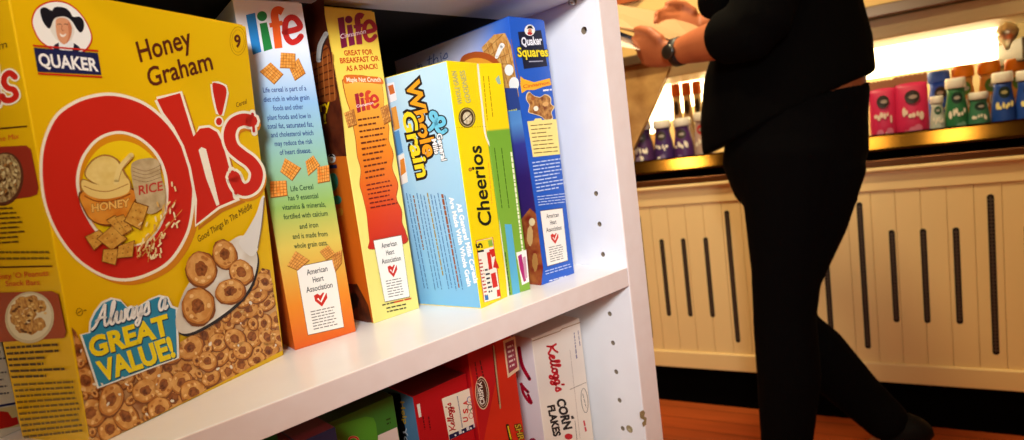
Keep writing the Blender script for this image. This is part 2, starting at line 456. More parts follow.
a = Art(ohs, fo)   # maker badge
ov = [(32.5,20),(38,8),(52,1.8),(68,4),(82,16),(91,34),(89,45),(80,52.5),(60,52),(42,42),(35,31)]
cx, cy = 62, 27.5
a.poly([(cx+(x-cx)*1.035, cy+(y-cy)*1.045) for x, y in ov], RED, smooth=True)
a.poly([(cx+(x-cx)*.99, cy+(y-cy)*.985) for x, y in ov], (252, 250, 240), smooth=True)
z4 = lambda *p: Z(25, 0, 5.5, p)
a.poly(z4((150,262),(165,245),(185,233),(195,275),(250,282),(265,235),(290,250),(312,275),(270,292),(180,290)), (24, 26, 48))
a.poly(z4((188,222),(215,236),(250,228),(268,240),(255,284),(196,280)), (245, 245, 240), smooth=True)
a.poly(z4((150,100),(180,92),(235,98),(262,130),(272,170),(262,205),(245,225),(185,225),(160,200),(140,160)), (236, 230, 214), smooth=True)
a.poly(z4((172,108),(205,98),(240,112),(258,160),(246,215),(222,242),(200,236),(180,208),(170,160)), (226, 160, 116), smooth=True)
a.poly(z4((236,120),(258,150),(250,205),(228,238),(240,190)), (206, 128, 88), smooth=True)
a.poly(z4((192,182),(208,192),(226,184),(222,198),(206,204),(194,196)), (250, 236, 220), smooth=True)
a.stroke(z4((180,135),(188,131),(198,134)), .7, (90, 50, 36)); a.stroke(z4((214,134),(224,131),(234,136)), .7, (90, 50, 36))
a.stroke(z4((204,140),(202,160),(208,170),(214,166)), .6, (176, 98, 66), smooth=True)
a.poly(z4((83,60),(95,42),(115,42),(148,58),(160,42),(185,37),(222,44),(248,66),(264,92),(300,92),(320,112),(325,140),(318,168),(303,178),(285,160),(262,122),(235,97),(205,90),(172,96),(155,112),(136,156),(112,140),(92,102)), (22, 22, 30), smooth=True)
a.poly([(32.5,44.5),(33,46.2),(98.5,51.8),(98,50.0)], RED)
a.poly([(33.7,47.6),(97.7,53),(101.3,74.8),(37.7,71.6)], NAVY)
a.poly([(37.6,72.6),(38,74.4),(102,77.8),(101.8,76.2)], RED)
a.text('QUAKER', (39.5,65.8), (98.8,71.2), (-2.2,-13.2), (252, 250, 244), bold=.03)
a.build('quaker_badge', 'round badge of a hatted man above a navy name bar')

a = Art(ohs, fo)
a.text('Honey', (140.3,62), (193,46.5), (-5.4,-21), BRN, bold=.014)
a.text('Graham', (149.5,87), (213.5,69), (-4.5,-19.5), BRN, bold=.014)
a.build('flavour_name')
a = Art(ohs, fo)
a.ring(238, 41, 8.3, 14.5, .55, (190, 140, 20)); a.ring(238, 41, 6.4, 11.4, .4, (190, 140, 20))
a.text('9', (235.2,47.5), (241.6,46.2), (-1.6,-12.5), BRN, bold=.03)
a.text('Cereal', (236.5,107.5), (247,103.2), (-.8,-4.8), (120, 60, 20))
a.build('vitamin_seal')

# the brand word
OUT = [(39.5,167),(43,140),(54,116),(70,103),(88,95.5),(110,92.5),(133,97),(153,107.5),(172,126),(186,150),(194,176),(194.5,203),(189,233),(173,260),(152,274.5),(126,281.5),(101,276.5),(75,259),(55,232),(43,201)]
INN = [(117.5,131),(138,136),(155,150),(165,168),(168.5,190),(166,214),(156,234),(140,245),(120,246),(100,236),(87,219),(79,200),(76,178),(82,156),(97,138)]
def scl(P, c, kx, ky=None): return [(c[0]+(x-c[0])*kx, c[1]+(y-c[1])*(ky or kx)) for x, y in P]
oc = (118, 187)
a = Art(ohs, fo)
a.poly([(x+5, y+3.5) for x, y in OUT], (214, 132, 22), smooth=True)
a.poly(OUT, CRM, smooth=True)
a.poly(scl(OUT, oc, .962, .966), RED, smooth=True)
a.poly(INN, CRM, smooth=True)
ic = (122, 188)
a.poly(scl(INN, ic, .93, .95), (222, 146, 14), smooth=True)
a.poly([(x+1.5, y+4) for x, y in scl(INN, ic, .9, .9)], (246, 208, 16), smooth=True)
hh = [(157,99.5),(180,93),(193.5,136.5),(200,128.5),(209,127.5),(217,132),(222.5,143),(235.5,191),(241,197),(218.5,206.5),(196,224.5),(197,200),(191,168),(184,146),(174,127),(163,112)]
a.stroke([(p[0]+3, p[1]+3.5) for p in hh], 4.5, (196, 118, 24), closed=True)
a.stroke(hh, 5.4, CRM, closed=True); a.poly(hh, RED)
a.poly([(198.5,150),(201.5,147),(206,149),(210,165),(219.5,204.5),(216.5,206),(206,178)], CRM)
ap = [(212.5,84),(218,83.5),(225,86.5),(226.5,93),(224,106),(221.8,114.5),(218,113),(214.5,99)]
a.stroke(ap, 4.6, CRM, closed=True); a.poly(ap, RED, smooth=True)
a.ell(219, 121.5, 4.6, 5.4, CRM); a.ell(219, 121.5, 3, 3.8, RED)
sp = [(251.5,121),(243,119.5),(233.5,124),(229.5,135),(232.5,147),(241,155),(251,162.5),(257,173),(254,185),(245,190),(238,186),(234,177)]
a.stroke([(x+2, y+4) for x, y in sp], 15, (214, 132, 22), smooth=True)
a.stroke(sp, 17.5, CRM, smooth=True)
a.stroke([(252.5,112.5),(254.5,133)], 6, CRM); a.stroke([(231.5,170),(236.5,196.5)], 7, CRM)
a.stroke([(252.5,114),(253.8,131)], 2.8, RED); a.stroke([(232.5,172),(236,193)], 3.5, RED)
a.stroke(sp, 12, RED, smooth=True)
a.build('brand_letters', 'giant red letters edged in cream')

# picture inside the O
BISC = ((214, 160, 62), ((186, 122, 40), 260, 3))
def cracker(a, pts, col=(218, 166, 70)):
    c = (sum(p[0] for p in pts)/4, sum(p[1] for p in pts)/4)
    a.poly(scl(pts, c, 1.09), (120, 66, 14)); a.poly(pts, col, noise=((196, 134, 46), 400, 2))
    for i in range(1, 3):
        for j in range(1, 3):
            p = [pts[0][k]*(1-i/3)*(1-j/3) + pts[1][k]*(i/3)*(1-j/3) + pts[2][k]*(i/3)*(j/3) + pts[3][k]*(1-i/3)*(j/3) for k in (0, 1)]
            a.ell(p[0], p[1], .7, .7, (140, 84, 24), n=6); a.z -= a.step
    a.z += a.step
a = Art(ohs, fo, lift=.0009)
a.poly([(81.5,190),(85,213),(96,223.6),(112,225.6),(129,217),(134.5,204),(134.5,188)], (120, 62, 16), smooth=True)
a.poly([(84.6,176),(90.6,161),(104,154.4),(117,158.6),(124.6,171),(128,182),(104,187)], (168, 116, 48), smooth=True)
a.poly([(81.4,179),(95,182.6),(110,183.6),(126,176.6),(131.6,186),(127.4,195.4),(106,200.6),(89,197.4),(80.6,189)], (168, 116, 48), smooth=True)
a.poly([(83,192),(86,212),(96,222),(112,224),(128,216),(133,204),(133,190)], (208, 118, 26), smooth=True, noise=((226, 150, 50), 120, 2))
a.poly([(86,176),(92,162),(104,156),(116,160),(123,172),(126,182),(104,186)], (240, 214, 130), smooth=True, noise=((228, 196, 104), 150, 2))
a.poly([(83,180),(95,184),(110,185),(126,178),(130,186),(126,194),(106,199),(90,196),(82,188)], (236, 206, 120), smooth=True)
a.stroke([(84,186),(96,190.5),(110,191),(128,184)], .8, (170, 110, 40), smooth=True)
a.stroke([(116,182),(119,170),(124,163),(131,155.5)], 5.5, (238, 212, 132), smooth=True); a.stroke([(118.7,181),(121.5,171),(126,164),(132.5,157)], .6, (176, 116, 44), smooth=True)
a.stroke([(85,196),(96,201),(112,201),(130,194)], 1.2, (150, 74, 16), smooth=True)
a.text('HONEY', (92,212), (130,206), (-.5,-8), (240, 190, 96), bold=.03, outline=((140, 70, 20), .03))
a.poly([(131,168),(135,161),(150,158),(159,162),(161,176),(165,190),(164,206),(150,214),(138,204),(134,190)], (206, 184, 138), smooth=True, noise=((184, 158, 112), 200, 3))
for k in range(4): a.stroke([(132+k*.4,167+k*4),(146,171+k*3.6),(161,165+k*4)], .6, (150, 118, 76), smooth=True)
a.text('RICE', (139,195), (163,190), (-.5,-9.5), (196, 60, 44), bold=.02)
z5 = lambda *p: Z(60, 140, 2.9367, p)
cracker(a, z5((75,285),(115,265),(140,288),(100,322)))
cracker(a, z5((110,290),(155,252),(195,290),(152,322)))
cracker(a, z5((128,322),(172,320),(162,366),(124,356)))
cracker(a, z5((172,312),(218,296),(212,342),(168,346)))
cracker(a, z5((138,236),(163,222),(205,266),(182,280)))
cracker(a, z5((163,228),(186,220),(212,262),(196,272)))
cracker(a, z5((218,183),(258,196),(236,262),(190,238)))
R = random.Random(3)
for k in range(58):
    t = R.random(); x = 145 + 30*t + R.uniform(-9, 9); y = 225 - 22*t*t + R.uniform(-14, 26) + (10 if t < .4 else -6)
    if k < 26: x = 136 + R.random()*26; y = 236 + R.random()*24
    an = R.uniform(-1.9, -.6); l = R.uniform(3, 5)
    a.stroke([(x, y), (x + l*math.cos(an), y + l*math.sin(an))], 1.7, R.choice([(240, 214, 150), (222, 178, 96), (250, 232, 180)]))
for p, q in (((140,250),(176,200)), ((142,256),(182,210)), ((148,262),(152,240)), ((138,258),(136,244))): a.stroke([p, q], .7, (206, 150, 66))
a.build('honey_pot_picture', 'picture of honey pot, rice sack and crackers')

a = Art(ohs, fo)
a.text('Good Things In The Middle', (198.5,242.5), (252.5,208), (-1.6,-6.6), (70, 30, 16))
a.ring(79.5, 312, 3.4, 4, .6, (120, 80, 10)); a.stroke([(84.2,310.5),(86,310.3)], 1.2, (120, 80, 10)); a.stroke([(78,313),(81,311)], .8, (120, 80, 10))
a.build('small_print')

# cereal field
def edge_l(y): return 71.0 + (y - 330) * .168
a = Art(ohs, fo, lift=.0001)
field = [(71.5,327),(76,332),(84,350),(92,372),(120,372),(176,345),(200,330),(222,316),(240,300),(252,284),(262,268),(270,270),(275,300),(282.7,350.3),(230,378),(180,403.7),(108,439.8),(91,448.2)]
a.poly(field, (150, 84, 34), noise=((206, 160, 110), 90, 2))
def inside(p, poly):
    r = False; j = len(poly) - 1
    for i in range(len(poly)):
        if (poly[i][1] > p[1]) != (poly[j][1] > p[1]) and p[0] < (poly[j][0]-poly[i][0])*(p[1]-poly[i][1])/(poly[j][1]-poly[i][1]) + poly[i][0]: r = not r
        j = i
    return r
def pull(pts, c):
    out = []
    for p in pts:
        if inside(p, field): out.append(p); continue
        lo, hi = 0.0, 1.0
        for _ in range(12):
            m_ = (lo + hi) / 2; q = (c[0]+(p[0]-c[0])*m_, c[1]+(p[1]-c[1])*m_)
            if inside(q, field): lo = m_
            else: hi = m_
        out.append((c[0]+(p[0]-c[0])*lo, c[1]+(p[1]-c[1])*lo))
    return out
def ring_pic(a, x, y, r, rot, e=.8, check=True):
    def pts(k, dx=0, dy=0, jit=.05, n=18):
        ca, sa = math.cos(rot), math.sin(rot); out = []
        for i in range(n):
            t = 2*math.pi*i/n; q = 1 + R.uniform(-jit, jit); X, Y = r*k*q*math.cos(t), r*k*e*q*math.sin(t)
            out.append((x+dx+X*ca-Y*sa, y+dy+X*sa+Y*ca))
        return pull(out, (x, y)) if check else out
    a.poly(pts(1.08, .5, .8), (130, 70, 24))
    a.poly(pts(1), (176, 100, 34), noise=((204, 132, 56), 150, 3))
    a.poly(pts(.88, -.3, -.5), (206, 138, 62), noise=((230, 172, 98), 190, 3))
    for k in range(5):
        t = R.uniform(0, 6.28); X, Y = r*.68*math.cos(t), r*e*.68*math.sin(t)
        px, py = x+X*math.cos(rot)-Y*math.sin(rot), y+X*math.sin(rot)+Y*math.cos(rot)
        if not check or inside((px, py), field): a.ell(px, py, r*.13, r*.09, (242, 196, 130) if k < 3 else (186, 114, 48), rot=t, n=8, jit=.2)
    a.poly(pts(.42, jit=.14), (150, 82, 30)); a.poly(pts(.30, .3, .4, jit=.2), (98, 46, 16), noise=((170, 100, 46), 300, 2))
placed = []
R.seed(11)
cands = []
while len(cands) < 2600:
    x = R.uniform(70, 285); y = R.uniform(266, 448)
    if inside((x, y), field): cands.append((x, y))
base_z = a.z; n = 0
for x, y in cands[:1500]:
    big = 17 if x < 150 else (14.5 if x < 205 else 11.5)
    r = R.uniform(.8, 1.05) * big
    if any(math.hypot(x-p, (y-q)) < (r + s) * .60 for p, q, s in placed): continue
    a.z = base_z + (n % 7) * 12 * a.step; n += 1
    ring_pic(a, x, y, r, R.uniform(0, 3.1), R.uniform(.66, .95)); placed.append((x, y, r))
for x, y in cands[1500:]:
    r = R.uniform(4.5, 7)
    if any(math.hypot(x-p, (y-q)) < (r + s) * .66 for p, q, s in placed): continue
    a.z = base_z + (n % 7) * 12 * a.step; n += 1
    ring_pic(a, x, y, r, R.uniform(0, 3.1), R.uniform(.6, .9)); placed.append((x, y, r))
a.z = base_z + 100 * a.step
for k in range(22):
    x, y = R.choice(cands)
    if inside((x-4, y-3), field) and inside((x+4, y+3), field): a.ell(x, y, R.uniform(1, 2.4), R.uniform(.8, 1.6), (240, 226, 206), rot=R.random()*3, n=9, jit=.2)
a.build('cereal_picture', 'printed picture of golden cereal rings')

a = Art(ohs, fo, lift=.0012)
bowl = [(232,240),(244,236),(254,246),(257.5,262),(251,285),(236,304),(212,322),(190,333),(178,331),(176,316),(186,288),(206,262)]
a.poly([(x+1.6, y+2.6) for x, y in bowl], (40, 34, 34), smooth=True)
a.poly(bowl, (236, 228, 214), smooth=True, noise=((214, 200, 180), 60, 2))
a.poly([(239,243),(246,232),(256,214),(261,199),(264.3,196),(264,206),(261,228),(257.5,250),(250,256)], (232, 226, 216), smooth=True)
a.stroke([(264.3,198),(261.5,226),(257.8,248)], .8, (120, 104, 88), smooth=True)
R.seed(5)
for x, y, r, rot, e in ((224.5,254,14.5,1.2,.8), (241,272,13,.9,.85), (201,269,17.5,1.4,.86), (230,291,15,-.3,.8), (198,306,18.5,1.6,.86)):
    ring_pic(a, x, y, r, rot, e, check=False)
a.build('spoon_picture', 'printed spoon heaped with cereal rings')

a = Art(ohs, fo, lift=.0012)
z7 = lambda *p: Z(60, 290, 2.9367, p)
sg = z7((58,131),(84,124),(86,92),(100,62),(122,34),(150,22),(178,28),(198,50),(232,46),(262,26),(292,14),(318,20),(330,46),(346,52),(350,200),(230,245),(110,290))
a.poly(scl(sg, (130,343), 1.0), (240, 240, 232)); a.poly(scl(sg, (130.5,344), .955, .955), (44, 140, 176))
for d, c in (((.9, 1.1), (16, 60, 84)), ((0, 0), (248, 222, 20))):
    a.text('GREAT', (91+d[0],357.5+d[1]), (171+d[0],333+d[1]), (-4.2,-19.5), c, bold=.045)
    a.text('VALUE!', (101+d[0],381.5+d[1]), (176+d[0],355.5+d[1]), (-6,-19.5), c, bold=.045)
a.script('Always a', (92.5,331), (167.5,309.5), (1.0,-22), (20, 70, 100), 4.0)
a.script('Always a', (92,330), (167,308.5), (1.0,-22), (252, 252, 248), 2.5)
a.build('great_value_sign', 'blue burst with yellow capitals')

# side panel of the same box
a = Art(ohs, fl)
a.text('m', (-1,50), (7,47.5), (-.5,-8.5), (90, 60, 20))
sq = [(15,77),(10,73),(5,76),(4,83),(8,88),(14,90),(16,96),(11,100),(5,100),(2,96)]
a.stroke(sq, 9.5, CRM, smooth=True); a.stroke([(-6,66),(-3,104)], 12, CRM)
a.stroke(sq, 6, RED, smooth=True); a.stroke([(-6,68),(-3,102)], 8, RED)
a.stroke([(-12,129.5),(27,126.3)], 1.6, (80, 30, 10), caps=False)
a.text('ne Mix', (-1,141.5), (19,138.5), (-.3,-5.5), (214, 90, 30))
rr = [(-30,148),(15,146),(26,145.5),(31,149),(38.5,188),(37,194.5),(30,197),(-30,205)]
a.poly(rr, (150, 46, 26))
a.ell(4, 179, 19.5, 27, (96, 50, 28), rot=.15); a.ell(3.2, 178, 17.5, 24.5, (196, 168, 110), rot=.15, noise=((110, 70, 30), 500, 3))
for k in range(46):
    t = R.uniform(0, 6.28); q = math.sqrt(R.random())
    a.ell(3.2 + 15.5*q*math.cos(t), 178 + 22*q*math.sin(t), 2.3, 1.3, R.choice([(214, 190, 130), (170, 116, 56), (90, 54, 26), (226, 206, 150)]), rot=R.random()*3, n=8)
a.greek((-20,207), (22,205), (28,243), (-20,247), 8, (92, 66, 20), fill=.42, word=6, seed=2)
a.greek((-20,249), (49,249), (51,261), (-20,262), 2, (120, 92, 20), fill=.42, word=5, ragged=.05, seed=3)
a.stroke([(-10,267.5),(52,266)], 1.5, (80, 30, 10), caps=False)
a.text("Plenty 'O Peanuts", (-8,279.8), (48.5,275.4), (-.4,-5.8), (210, 74, 26), bold=.006)
a.text('Snack Bars', (5.5,286.3), (39.5,284.6), (-.4,-5.6), (210, 74, 26), bold=.006)
a.poly([(-14,293),(52,291),(58,294),(66,332),(64,338),(2,342),(-14,342)], (160, 62, 26))
a.ell(29.5, 317.5, 24.5, 26, (206, 190, 150), rot=.3); a.ell(29.5, 317, 22, 23.5, (226, 214, 178), rot=.3)
for t in range(9):
    an = t * .7; q = 13 if t else 0
    a.ell(29 + q*math.cos(an), 315 + q*1.05*math.sin(an), 7.2, 6.6, (170, 106, 36), jit=.14, n=16, noise=((216, 166, 84), 420, 3))
for k in range(30):
    an = R.uniform(0, 6.28); q = 18*math.sqrt(R.random()); a.ell(29 + q*math.cos(an), 315 + q*math.sin(an), 1.8, 1.2, R.choice([(232, 196, 120), (110, 60, 20)]), n=7)
a.greek((5,345), (63,341), (68,378), (12,380), 6, (70, 44, 12), fill=.5, word=6, ragged=.45, seed=4)
a.greek((13,382), (74,379), (84,433), (24,440), 10, (110, 84, 18), fill=.5, word=5, ragged=.04, seed=5)
a.build('recipe_panel', 'side panel with two snack recipes')

# ------------------------------------------------------------------ white carton further left
WCARD = mat('card_white', (232, 226, 214), .45)
wp = hit(22, 429, (0, .13, ZS), Vector((0, 0, 1)))
yw = .50
uw = Vector((math.cos(yw), math.sin(yw), 0)); P0 = wp - uw * .14
lb, F = carton('cereal_box', (P0.x, P0.y, ZS), yw, .1405, .082, .05, {'front': WCARD, 'left': WCARD}, 'low white carton with a blue line and red picture, left of the honey graham box')
a = Art(lb, F['front'])
a.greek((-60,352), (4,348), (12,396), (-60,404), 7, (90, 90, 110), fill=.3, seed=8)
a.poly([(-60,415.5),(19,401.5),(19.4,403.6),(-60,417.6)], (34, 44, 110))
a.poly([(-60,419),(19.6,405),(23,426),(-60,438)], (222, 206, 150))
a.poly([(-50,428),(-20,415),(0,411),(8,412),(12,418),(17,417),(19,424),(10,427),(-20,433)], (196, 30, 26))
a.build('front_print')
# ------------------------------------------------------------------ "life" boxes
lf, ly = [], []
def affine(src, dst):
    (x0, y0), (x1, y1), (x2, y2) = src; (X0, Y0), (X1, Y1), (X2, Y2) = dst
    d = (x1-x0)*(y2-y0) - (x2-x0)*(y1-y0)
    def f(p):
        s = ((p[0]-x0)*(y2-y0) - (x2-x0)*(p[1]-y0)) / d; t = ((x1-x0)*(p[1]-y0) - (p[0]-x0)*(y1-y0)) / d
        return (X0 + s*(X1-X0) + t*(X2-X0), Y0 + s*(Y1-Y0) + t*(Y2-Y0))
    f.k = math.hypot(X1-X0, Y1-Y0) / math.hypot(x1-x0, y1-y0)
    return f
def life_logo(a, f, cl, ci, cf, ce, halo=None):
    q = lambda *p: [f(x) for x in p]
    L = q((70,66),(110,56),(138,228),(101,241)); I = q((130,104),(162,98),(187,214),(150,226))
    Fp = q((232,52),(214,44),(200,50),(196,70),(202,110),(214,212)); X = q((174,112),(232,100)); 
    E_ = q((240,142),(306,122),(294,88),(270,76),(248,92),(242,128),(252,168),(272,186),(296,178),(312,160))
    k = f.k
    if halo:
        a.stroke(L, 9*k, halo, closed=True); a.stroke(I, 9*k, halo, closed=True); a.stroke(Fp, 42*k, halo, smooth=True); a.stroke(E_, 34*k, halo, smooth=True)
    a.poly(L, cl); c = f((141,71)); a.ell(c[0], c[1], 22*k, 22*k, ci); a.poly(I, ci)
    a.stroke(Fp, 34*k, cf, smooth=True, caps=False); a.stroke(X, 20*k, cf, caps=False); a.stroke(E_, 26*k, ce, smooth=True)
def square_pic(a, pts, col=(214, 132, 40)):
    c = (sum(p[0] for p in pts)/4, sum(p[1] for p in pts)/4)
    if len(pts) == 5: c = (sum(p[0] for p in pts)/5, sum(p[1] for p in pts)/5)
    a.poly(scl([(x+.3, y+.5) for x, y in pts], c, 1.05), (150, 86, 26)); a.poly(pts, col, noise=((240, 172, 84), 300, 3))
    for i in range(1, 5):
        t = i / 5
        p = lambda A, B, t: (A[0]+(B[0]-A[0])*t, A[1]+(B[1]-A[1])*t)
        a.stroke([p(pts[0], pts[1], t), p(pts[3], pts[2], t)], .45, (168, 96, 28), caps=False); a.z -= a.step
        a.stroke([p(pts[0], pts[3], t), p(pts[1], pts[2], t)], .45, (168, 96, 28), caps=False); a.z -= a.step
    a.z += a.step
def heart_card(a, tl, tr, br, bl, seed, title=True):
    B = lambda u, v: tuple(tl[k]*(1-u)*(1-v) + tr[k]*u*(1-v) + br[k]*u*v + bl[k]*(1-u)*v for k in (0, 1))
    c = B(.5, .5)
    a.poly(scl([tl, tr, br, bl], c, 1.02), (120, 96, 70)); a.poly([tl, tr, br, bl], (246, 240, 232))
    cap = (B(.5, 0)[0]-B(.5, .085)[0], B(.5, 0)[1]-B(.5, .085)[1])
    for t, u0, u1, v in (('American', .24, .80, .135), ('Heart', .37, .66, .26), ('Association', .15, .87, .385)):
        a.text(t, B(u0, v+.01), B(u1, v+.01), cap, (40, 34, 36), bold=.012)
    h = [B(.5, .475), B(.58, .44), B(.68, .46), B(.68, .53), B(.5, .64), B(.34, .54), B(.33, .46), B(.43, .44)]
    a.poly(h, (206, 44, 30)); a.stroke([B(.42, .51), B(.49, .57), B(.66, .44)], math.dist(tl, tr)*.045, (250, 244, 236), caps=False)
    a.greek(B(.17, .66), B(.84, .66), B(.84, .96), B(.17, .96), 7, (120, 110, 104), fill=.4, ragged=.12, word=4, seed=seed)

# light blue to orange box
M1 = ramp_mat('life_front', [(0, (226, 96, 24)), (.13, (236, 140, 40)), (.30, (222, 196, 90)), (.42, (150, 186, 96)), (.55, (150, 198, 170)), (.72, (150, 194, 232)), (.92, (244, 246, 252)), (1, (250, 250, 252))], .2608)
M1L = ramp_mat('life_side', [(0, (214, 92, 20)), (.5, (226, 120, 30)), (.7, (150, 160, 180)), (1, (190, 200, 226))], .2608)
life, F = carton('cereal_box', (-.3046, .0900, ZS), -.0589, .0501, .2625, .17, {'front': M1, 'left': M1L, 'right': M1, 'top': mat('card_pale', (236, 236, 240), .45)}, 'narrow cereal box fading from white through blue and green to orange')
f = F['front']
a = Art(life, f)
life_logo(a, affine(((0,0),(440,0),(0,440)), ((230,0),(330,0),(230,100))), (36, 130, 200), (30, 130, 60), (240, 96, 30), (206, 40, 36))
a.build('brand_letters', 'four lower-case letters in blue, green, orange and red')
a = Art(life, f)
zt = lambda *p: Z(230, 0, 4.4, p)
square_pic(a, zt((178,275),(232,325),(193,368),(132,314))); square_pic(a, zt((300,255),(330,320),(285,352),(262,300))); square_pic(a, zt((224,231),(285,235),(285,298),(220,296)))
zt = lambda *p: Z(240, 90, 3.667, p)
square_pic(a, zt((165,250),(222,285),(190,330),(148,298)), (232, 140, 44)); square_pic(a, zt((240,262),(268,240),(292,275),(250,312)), (232, 140, 44)); square_pic(a, zt((283,283),(325,275),(328,332),(285,340)), (236, 130, 44)); square_pic(a, zt((110,335),(168,332),(172,385),(112,393)), (236, 130, 40))
zt = lambda *p: Z(250, 200, 2.75, p)
square_pic(a, zt((125,140),(162,165),(130,192),(103,180)), (206, 140, 70)); square_pic(a, zt((222,150),(252,138),(252,172),(234,196)), (190, 120, 60)); square_pic(a, zt((192,142),(215,124),(234,148),(210,164)), (206, 140, 70))
a.build('cereal_picture', 'printed woven cereal squares')
a = Art(life, f)
DB_ = (24, 50, 130)
for t, p, q in (("Life cereal is part of a", (263.4,92.6), (306.5,90.4)), ("diet rich in whole grain", (264,102), (309.5,99.6)), ("foods and other", (273.3,110.6), (303.5,109)), ("plant foods and low in", (267.8,120), (311,118)),
        ("total fat, saturated fat,", (267.8,128.8), (313.5,126.6)), ("and cholesterol which", (271.4,137.4), (313.6,135)), ("may reduce the risk", (275,146.2), (312.8,143.6)), ("of heart disease.", (280,155), (311.5,152.6))):
    a.text(t, p, q, (-.8,-5.4), DB_, bold=.006)
G_ = (30, 70, 46)
for t, p, q in (("Life Cereal", (291,191.4), (313.6,189)), ("has 9 essential", (288.5,200.6), (318.5,198)), ("vitamins & minerals,", (282.5,210), (326,206.6)), ("fortified with calcium", (284,219.4), (328,215.6)),
        ("and iron", (299.8,229), (318.4,227)), ("and is made from", (293,239), (327.8,236)), ("whole grain oats.", (294.4,248.6), (328,245))):
    a.text(t, p, q, (-.9,-5.4), G_, bold=.006)
a.build('health_text')
a = Art(life, f); heart_card(a, (296.5,267.3), (333.6,259.6), (343.8,326.8), (308.2,334.8), 21); a.build('heart_card', 'white card with a red heart')

# yellow maple nut crunch box
M2 = ramp_mat('crunch_front', [(0, (236, 226, 130)), (.4, (242, 226, 120)), (.8, (246, 216, 90)), (1, (240, 200, 60))], .2628)
cin, F = carton('cereal_box', (-.2352, .0925, ZS), .0429, .0479, .2628, .19, {'front': M2, 'left': mat('card_orange', (214, 104, 22), .4), 'right': mat('card_orange', (214, 104, 22), .4), 'top': mat('card_yellow', (246, 206, 8))}, 'narrow yellow maple nut crunch cereal box with an orange sack shape')
f = F['front']
a = Art(cin, f)
src = ((70,65),(101,241),(306,122))
MAR = (122, 22, 60)
life_logo(a, affine(src, ((337.5,18),(341.5,48.5),(374.5,29.5))), MAR, (130, 30, 70), (150, 36, 62), (170, 36, 52))
a.text('Cinnamon', (340.5,38.8), (366,33.2), (-.4,-4.8), (246, 214, 220), bold=.012)
a.build('brand_letters')
a = Art(cin, f)
OR_ = (196, 66, 22)
zt = lambda x, y: (300 + x/4, y/4)
a.text('GREAT FOR', zt(178,222), zt(293,217), (-1.1,-5.2), OR_, bold=.03)
a.text('BREAKFAST OR', zt(162,253), zt(318,243), (-1.1,-5.4), OR_, bold=.03)
a.text('AS A SNACK!', zt(186,284), zt(312,274), (-1.1,-5.2), OR_, bold=.03)
a.build('slogan')
a = Art(cin, f)
sack = [(345,79),(343.6,84),(347,100),(351,112),(353.2,124),(356,140),(357.6,156),(361,170),(360,184),(363,196),(366.5,212),(368,226),(369.5,240),(371,249),(404.5,243),(405,232),(401.5,222),(401,210),(396,198),(397.5,184),(392,168),(393,154),(388.5,140),(388.6,126),(384,112),(383.5,98),(381.5,84),(378,79.5),(360,75.5)]
sm = ramp_mat('sack_print', [(0, (200, 40, 26)), (.25, (200, 44, 28)), (.36, (216, 66, 24)), (.55, (236, 132, 30)), (.75, (240, 176, 60)), (.87, (246, 216, 110)), (1, (246, 220, 120))], .2628)
a.poly(scl(sack, (375, 160), 1.035, 1.006), (170, 70, 24), smooth=True)
a.poly(sack, (0, 0, 0), smooth=True, m=sm)
a.poly([(344,76),(352,74.6),(366,76),(380,77.5),(383,84),(370,83),(356,82),(345,83.6)], (220, 112, 36), smooth=True)
a.text('Maple Nut Crunch', (346.8,81.8), (381,81.6), (-.6,-4.6), (252, 236, 200), bold=.02)
life_logo(a, affine(src, ((354.5,94),(357.5,113),(377.5,100.5))), (160, 24, 50), (180, 40, 50), (214, 70, 36), (206, 50, 40))
a.text('Cinnamon', (356.5,107.8), (373.5,103.8), (-.3,-3), (250, 220, 220), bold=.012)
a.build('sack_print', 'orange sack shape fading to red')
a = Art(cin, f, lift=.0005)
square_pic(a, [(344,113),(353.5,109),(356.5,124),(348,127)], (170, 104, 50)); square_pic(a, [(380,108),(388,104),(391,120),(384,124)], (170, 104, 50))
a.build('cereal_picture')
a = Art(cin, f, lift=.0006)
a.greek((357.5,117), (385,113), (391,176), (366,181), 11, (104, 40, 16), fill=.36, ragged=.45, seed=12)
a.greek((366,183), (392,178), (399,205), (371,210), 6, (110, 26, 18), fill=.36, ragged=.3, seed=13)
a.build('recipe_text')
a = Art(cin, f, lift=.0008); heart_card(a, (373.6,240.8), (401.2,235.4), (409.6,296.5), (385,301.6), 22); a.build('heart_card', 'white card with a red heart')
a = Art(cin, f)
a.greek((382,303.6), (396,300.2), (396.6,303.4), (382.6,306.8), 1, (60, 40, 30), fill=.5, ragged=0, seed=3)
a.greek((393.6,300.8), (411,296.8), (411.6,300), (394.2,304), 1, (206, 70, 26), fill=.6, ragged=0, word=9, seed=3)
a.greek((386,306.6), (407,302), (408.5,309), (387.5,313.6), 2, (60, 40, 30), fill=.45, ragged=.1, seed=5)
a.build('small_print')
a = Art(cin, F['left'])
a.poly([(300,-6),(324,-6),(324.6,14),(341.4,110),(346.5,156),(300,158)], (104, 44, 20), noise=((70, 24, 12), 60, 4))
bk = [(308,60),(318,50),(328,46.5),(333.6,80),(336,99),(322,102),(310,96)]
a.poly(bk, (150, 74, 26), smooth=True)
for k in range(7): a.stroke([(308+k*.7,58+k*7),(322+k,51+k*7.2),(327.6+k*1.18,47.5+k*7.6)], 1.4, (90, 36, 12), smooth=True)
for k in range(5): a.stroke([(312+k*5,52),(315+k*5,100)], .8, (190, 110, 50))
a.stroke([(318.6,60),(320,46),(326,34)], 5, (206, 206, 200), smooth=True); a.stroke([(321,60),(323,46),(328,36)], 1.4, (60, 50, 46), smooth=True)
a.text('ry', (320.5,112), (330.5,108), (-1.4,-10), (250, 206, 20), bold=.02); a.text('!', (324,124), (326.6,123), (-1,-10), (250, 206, 20), bold=.02)
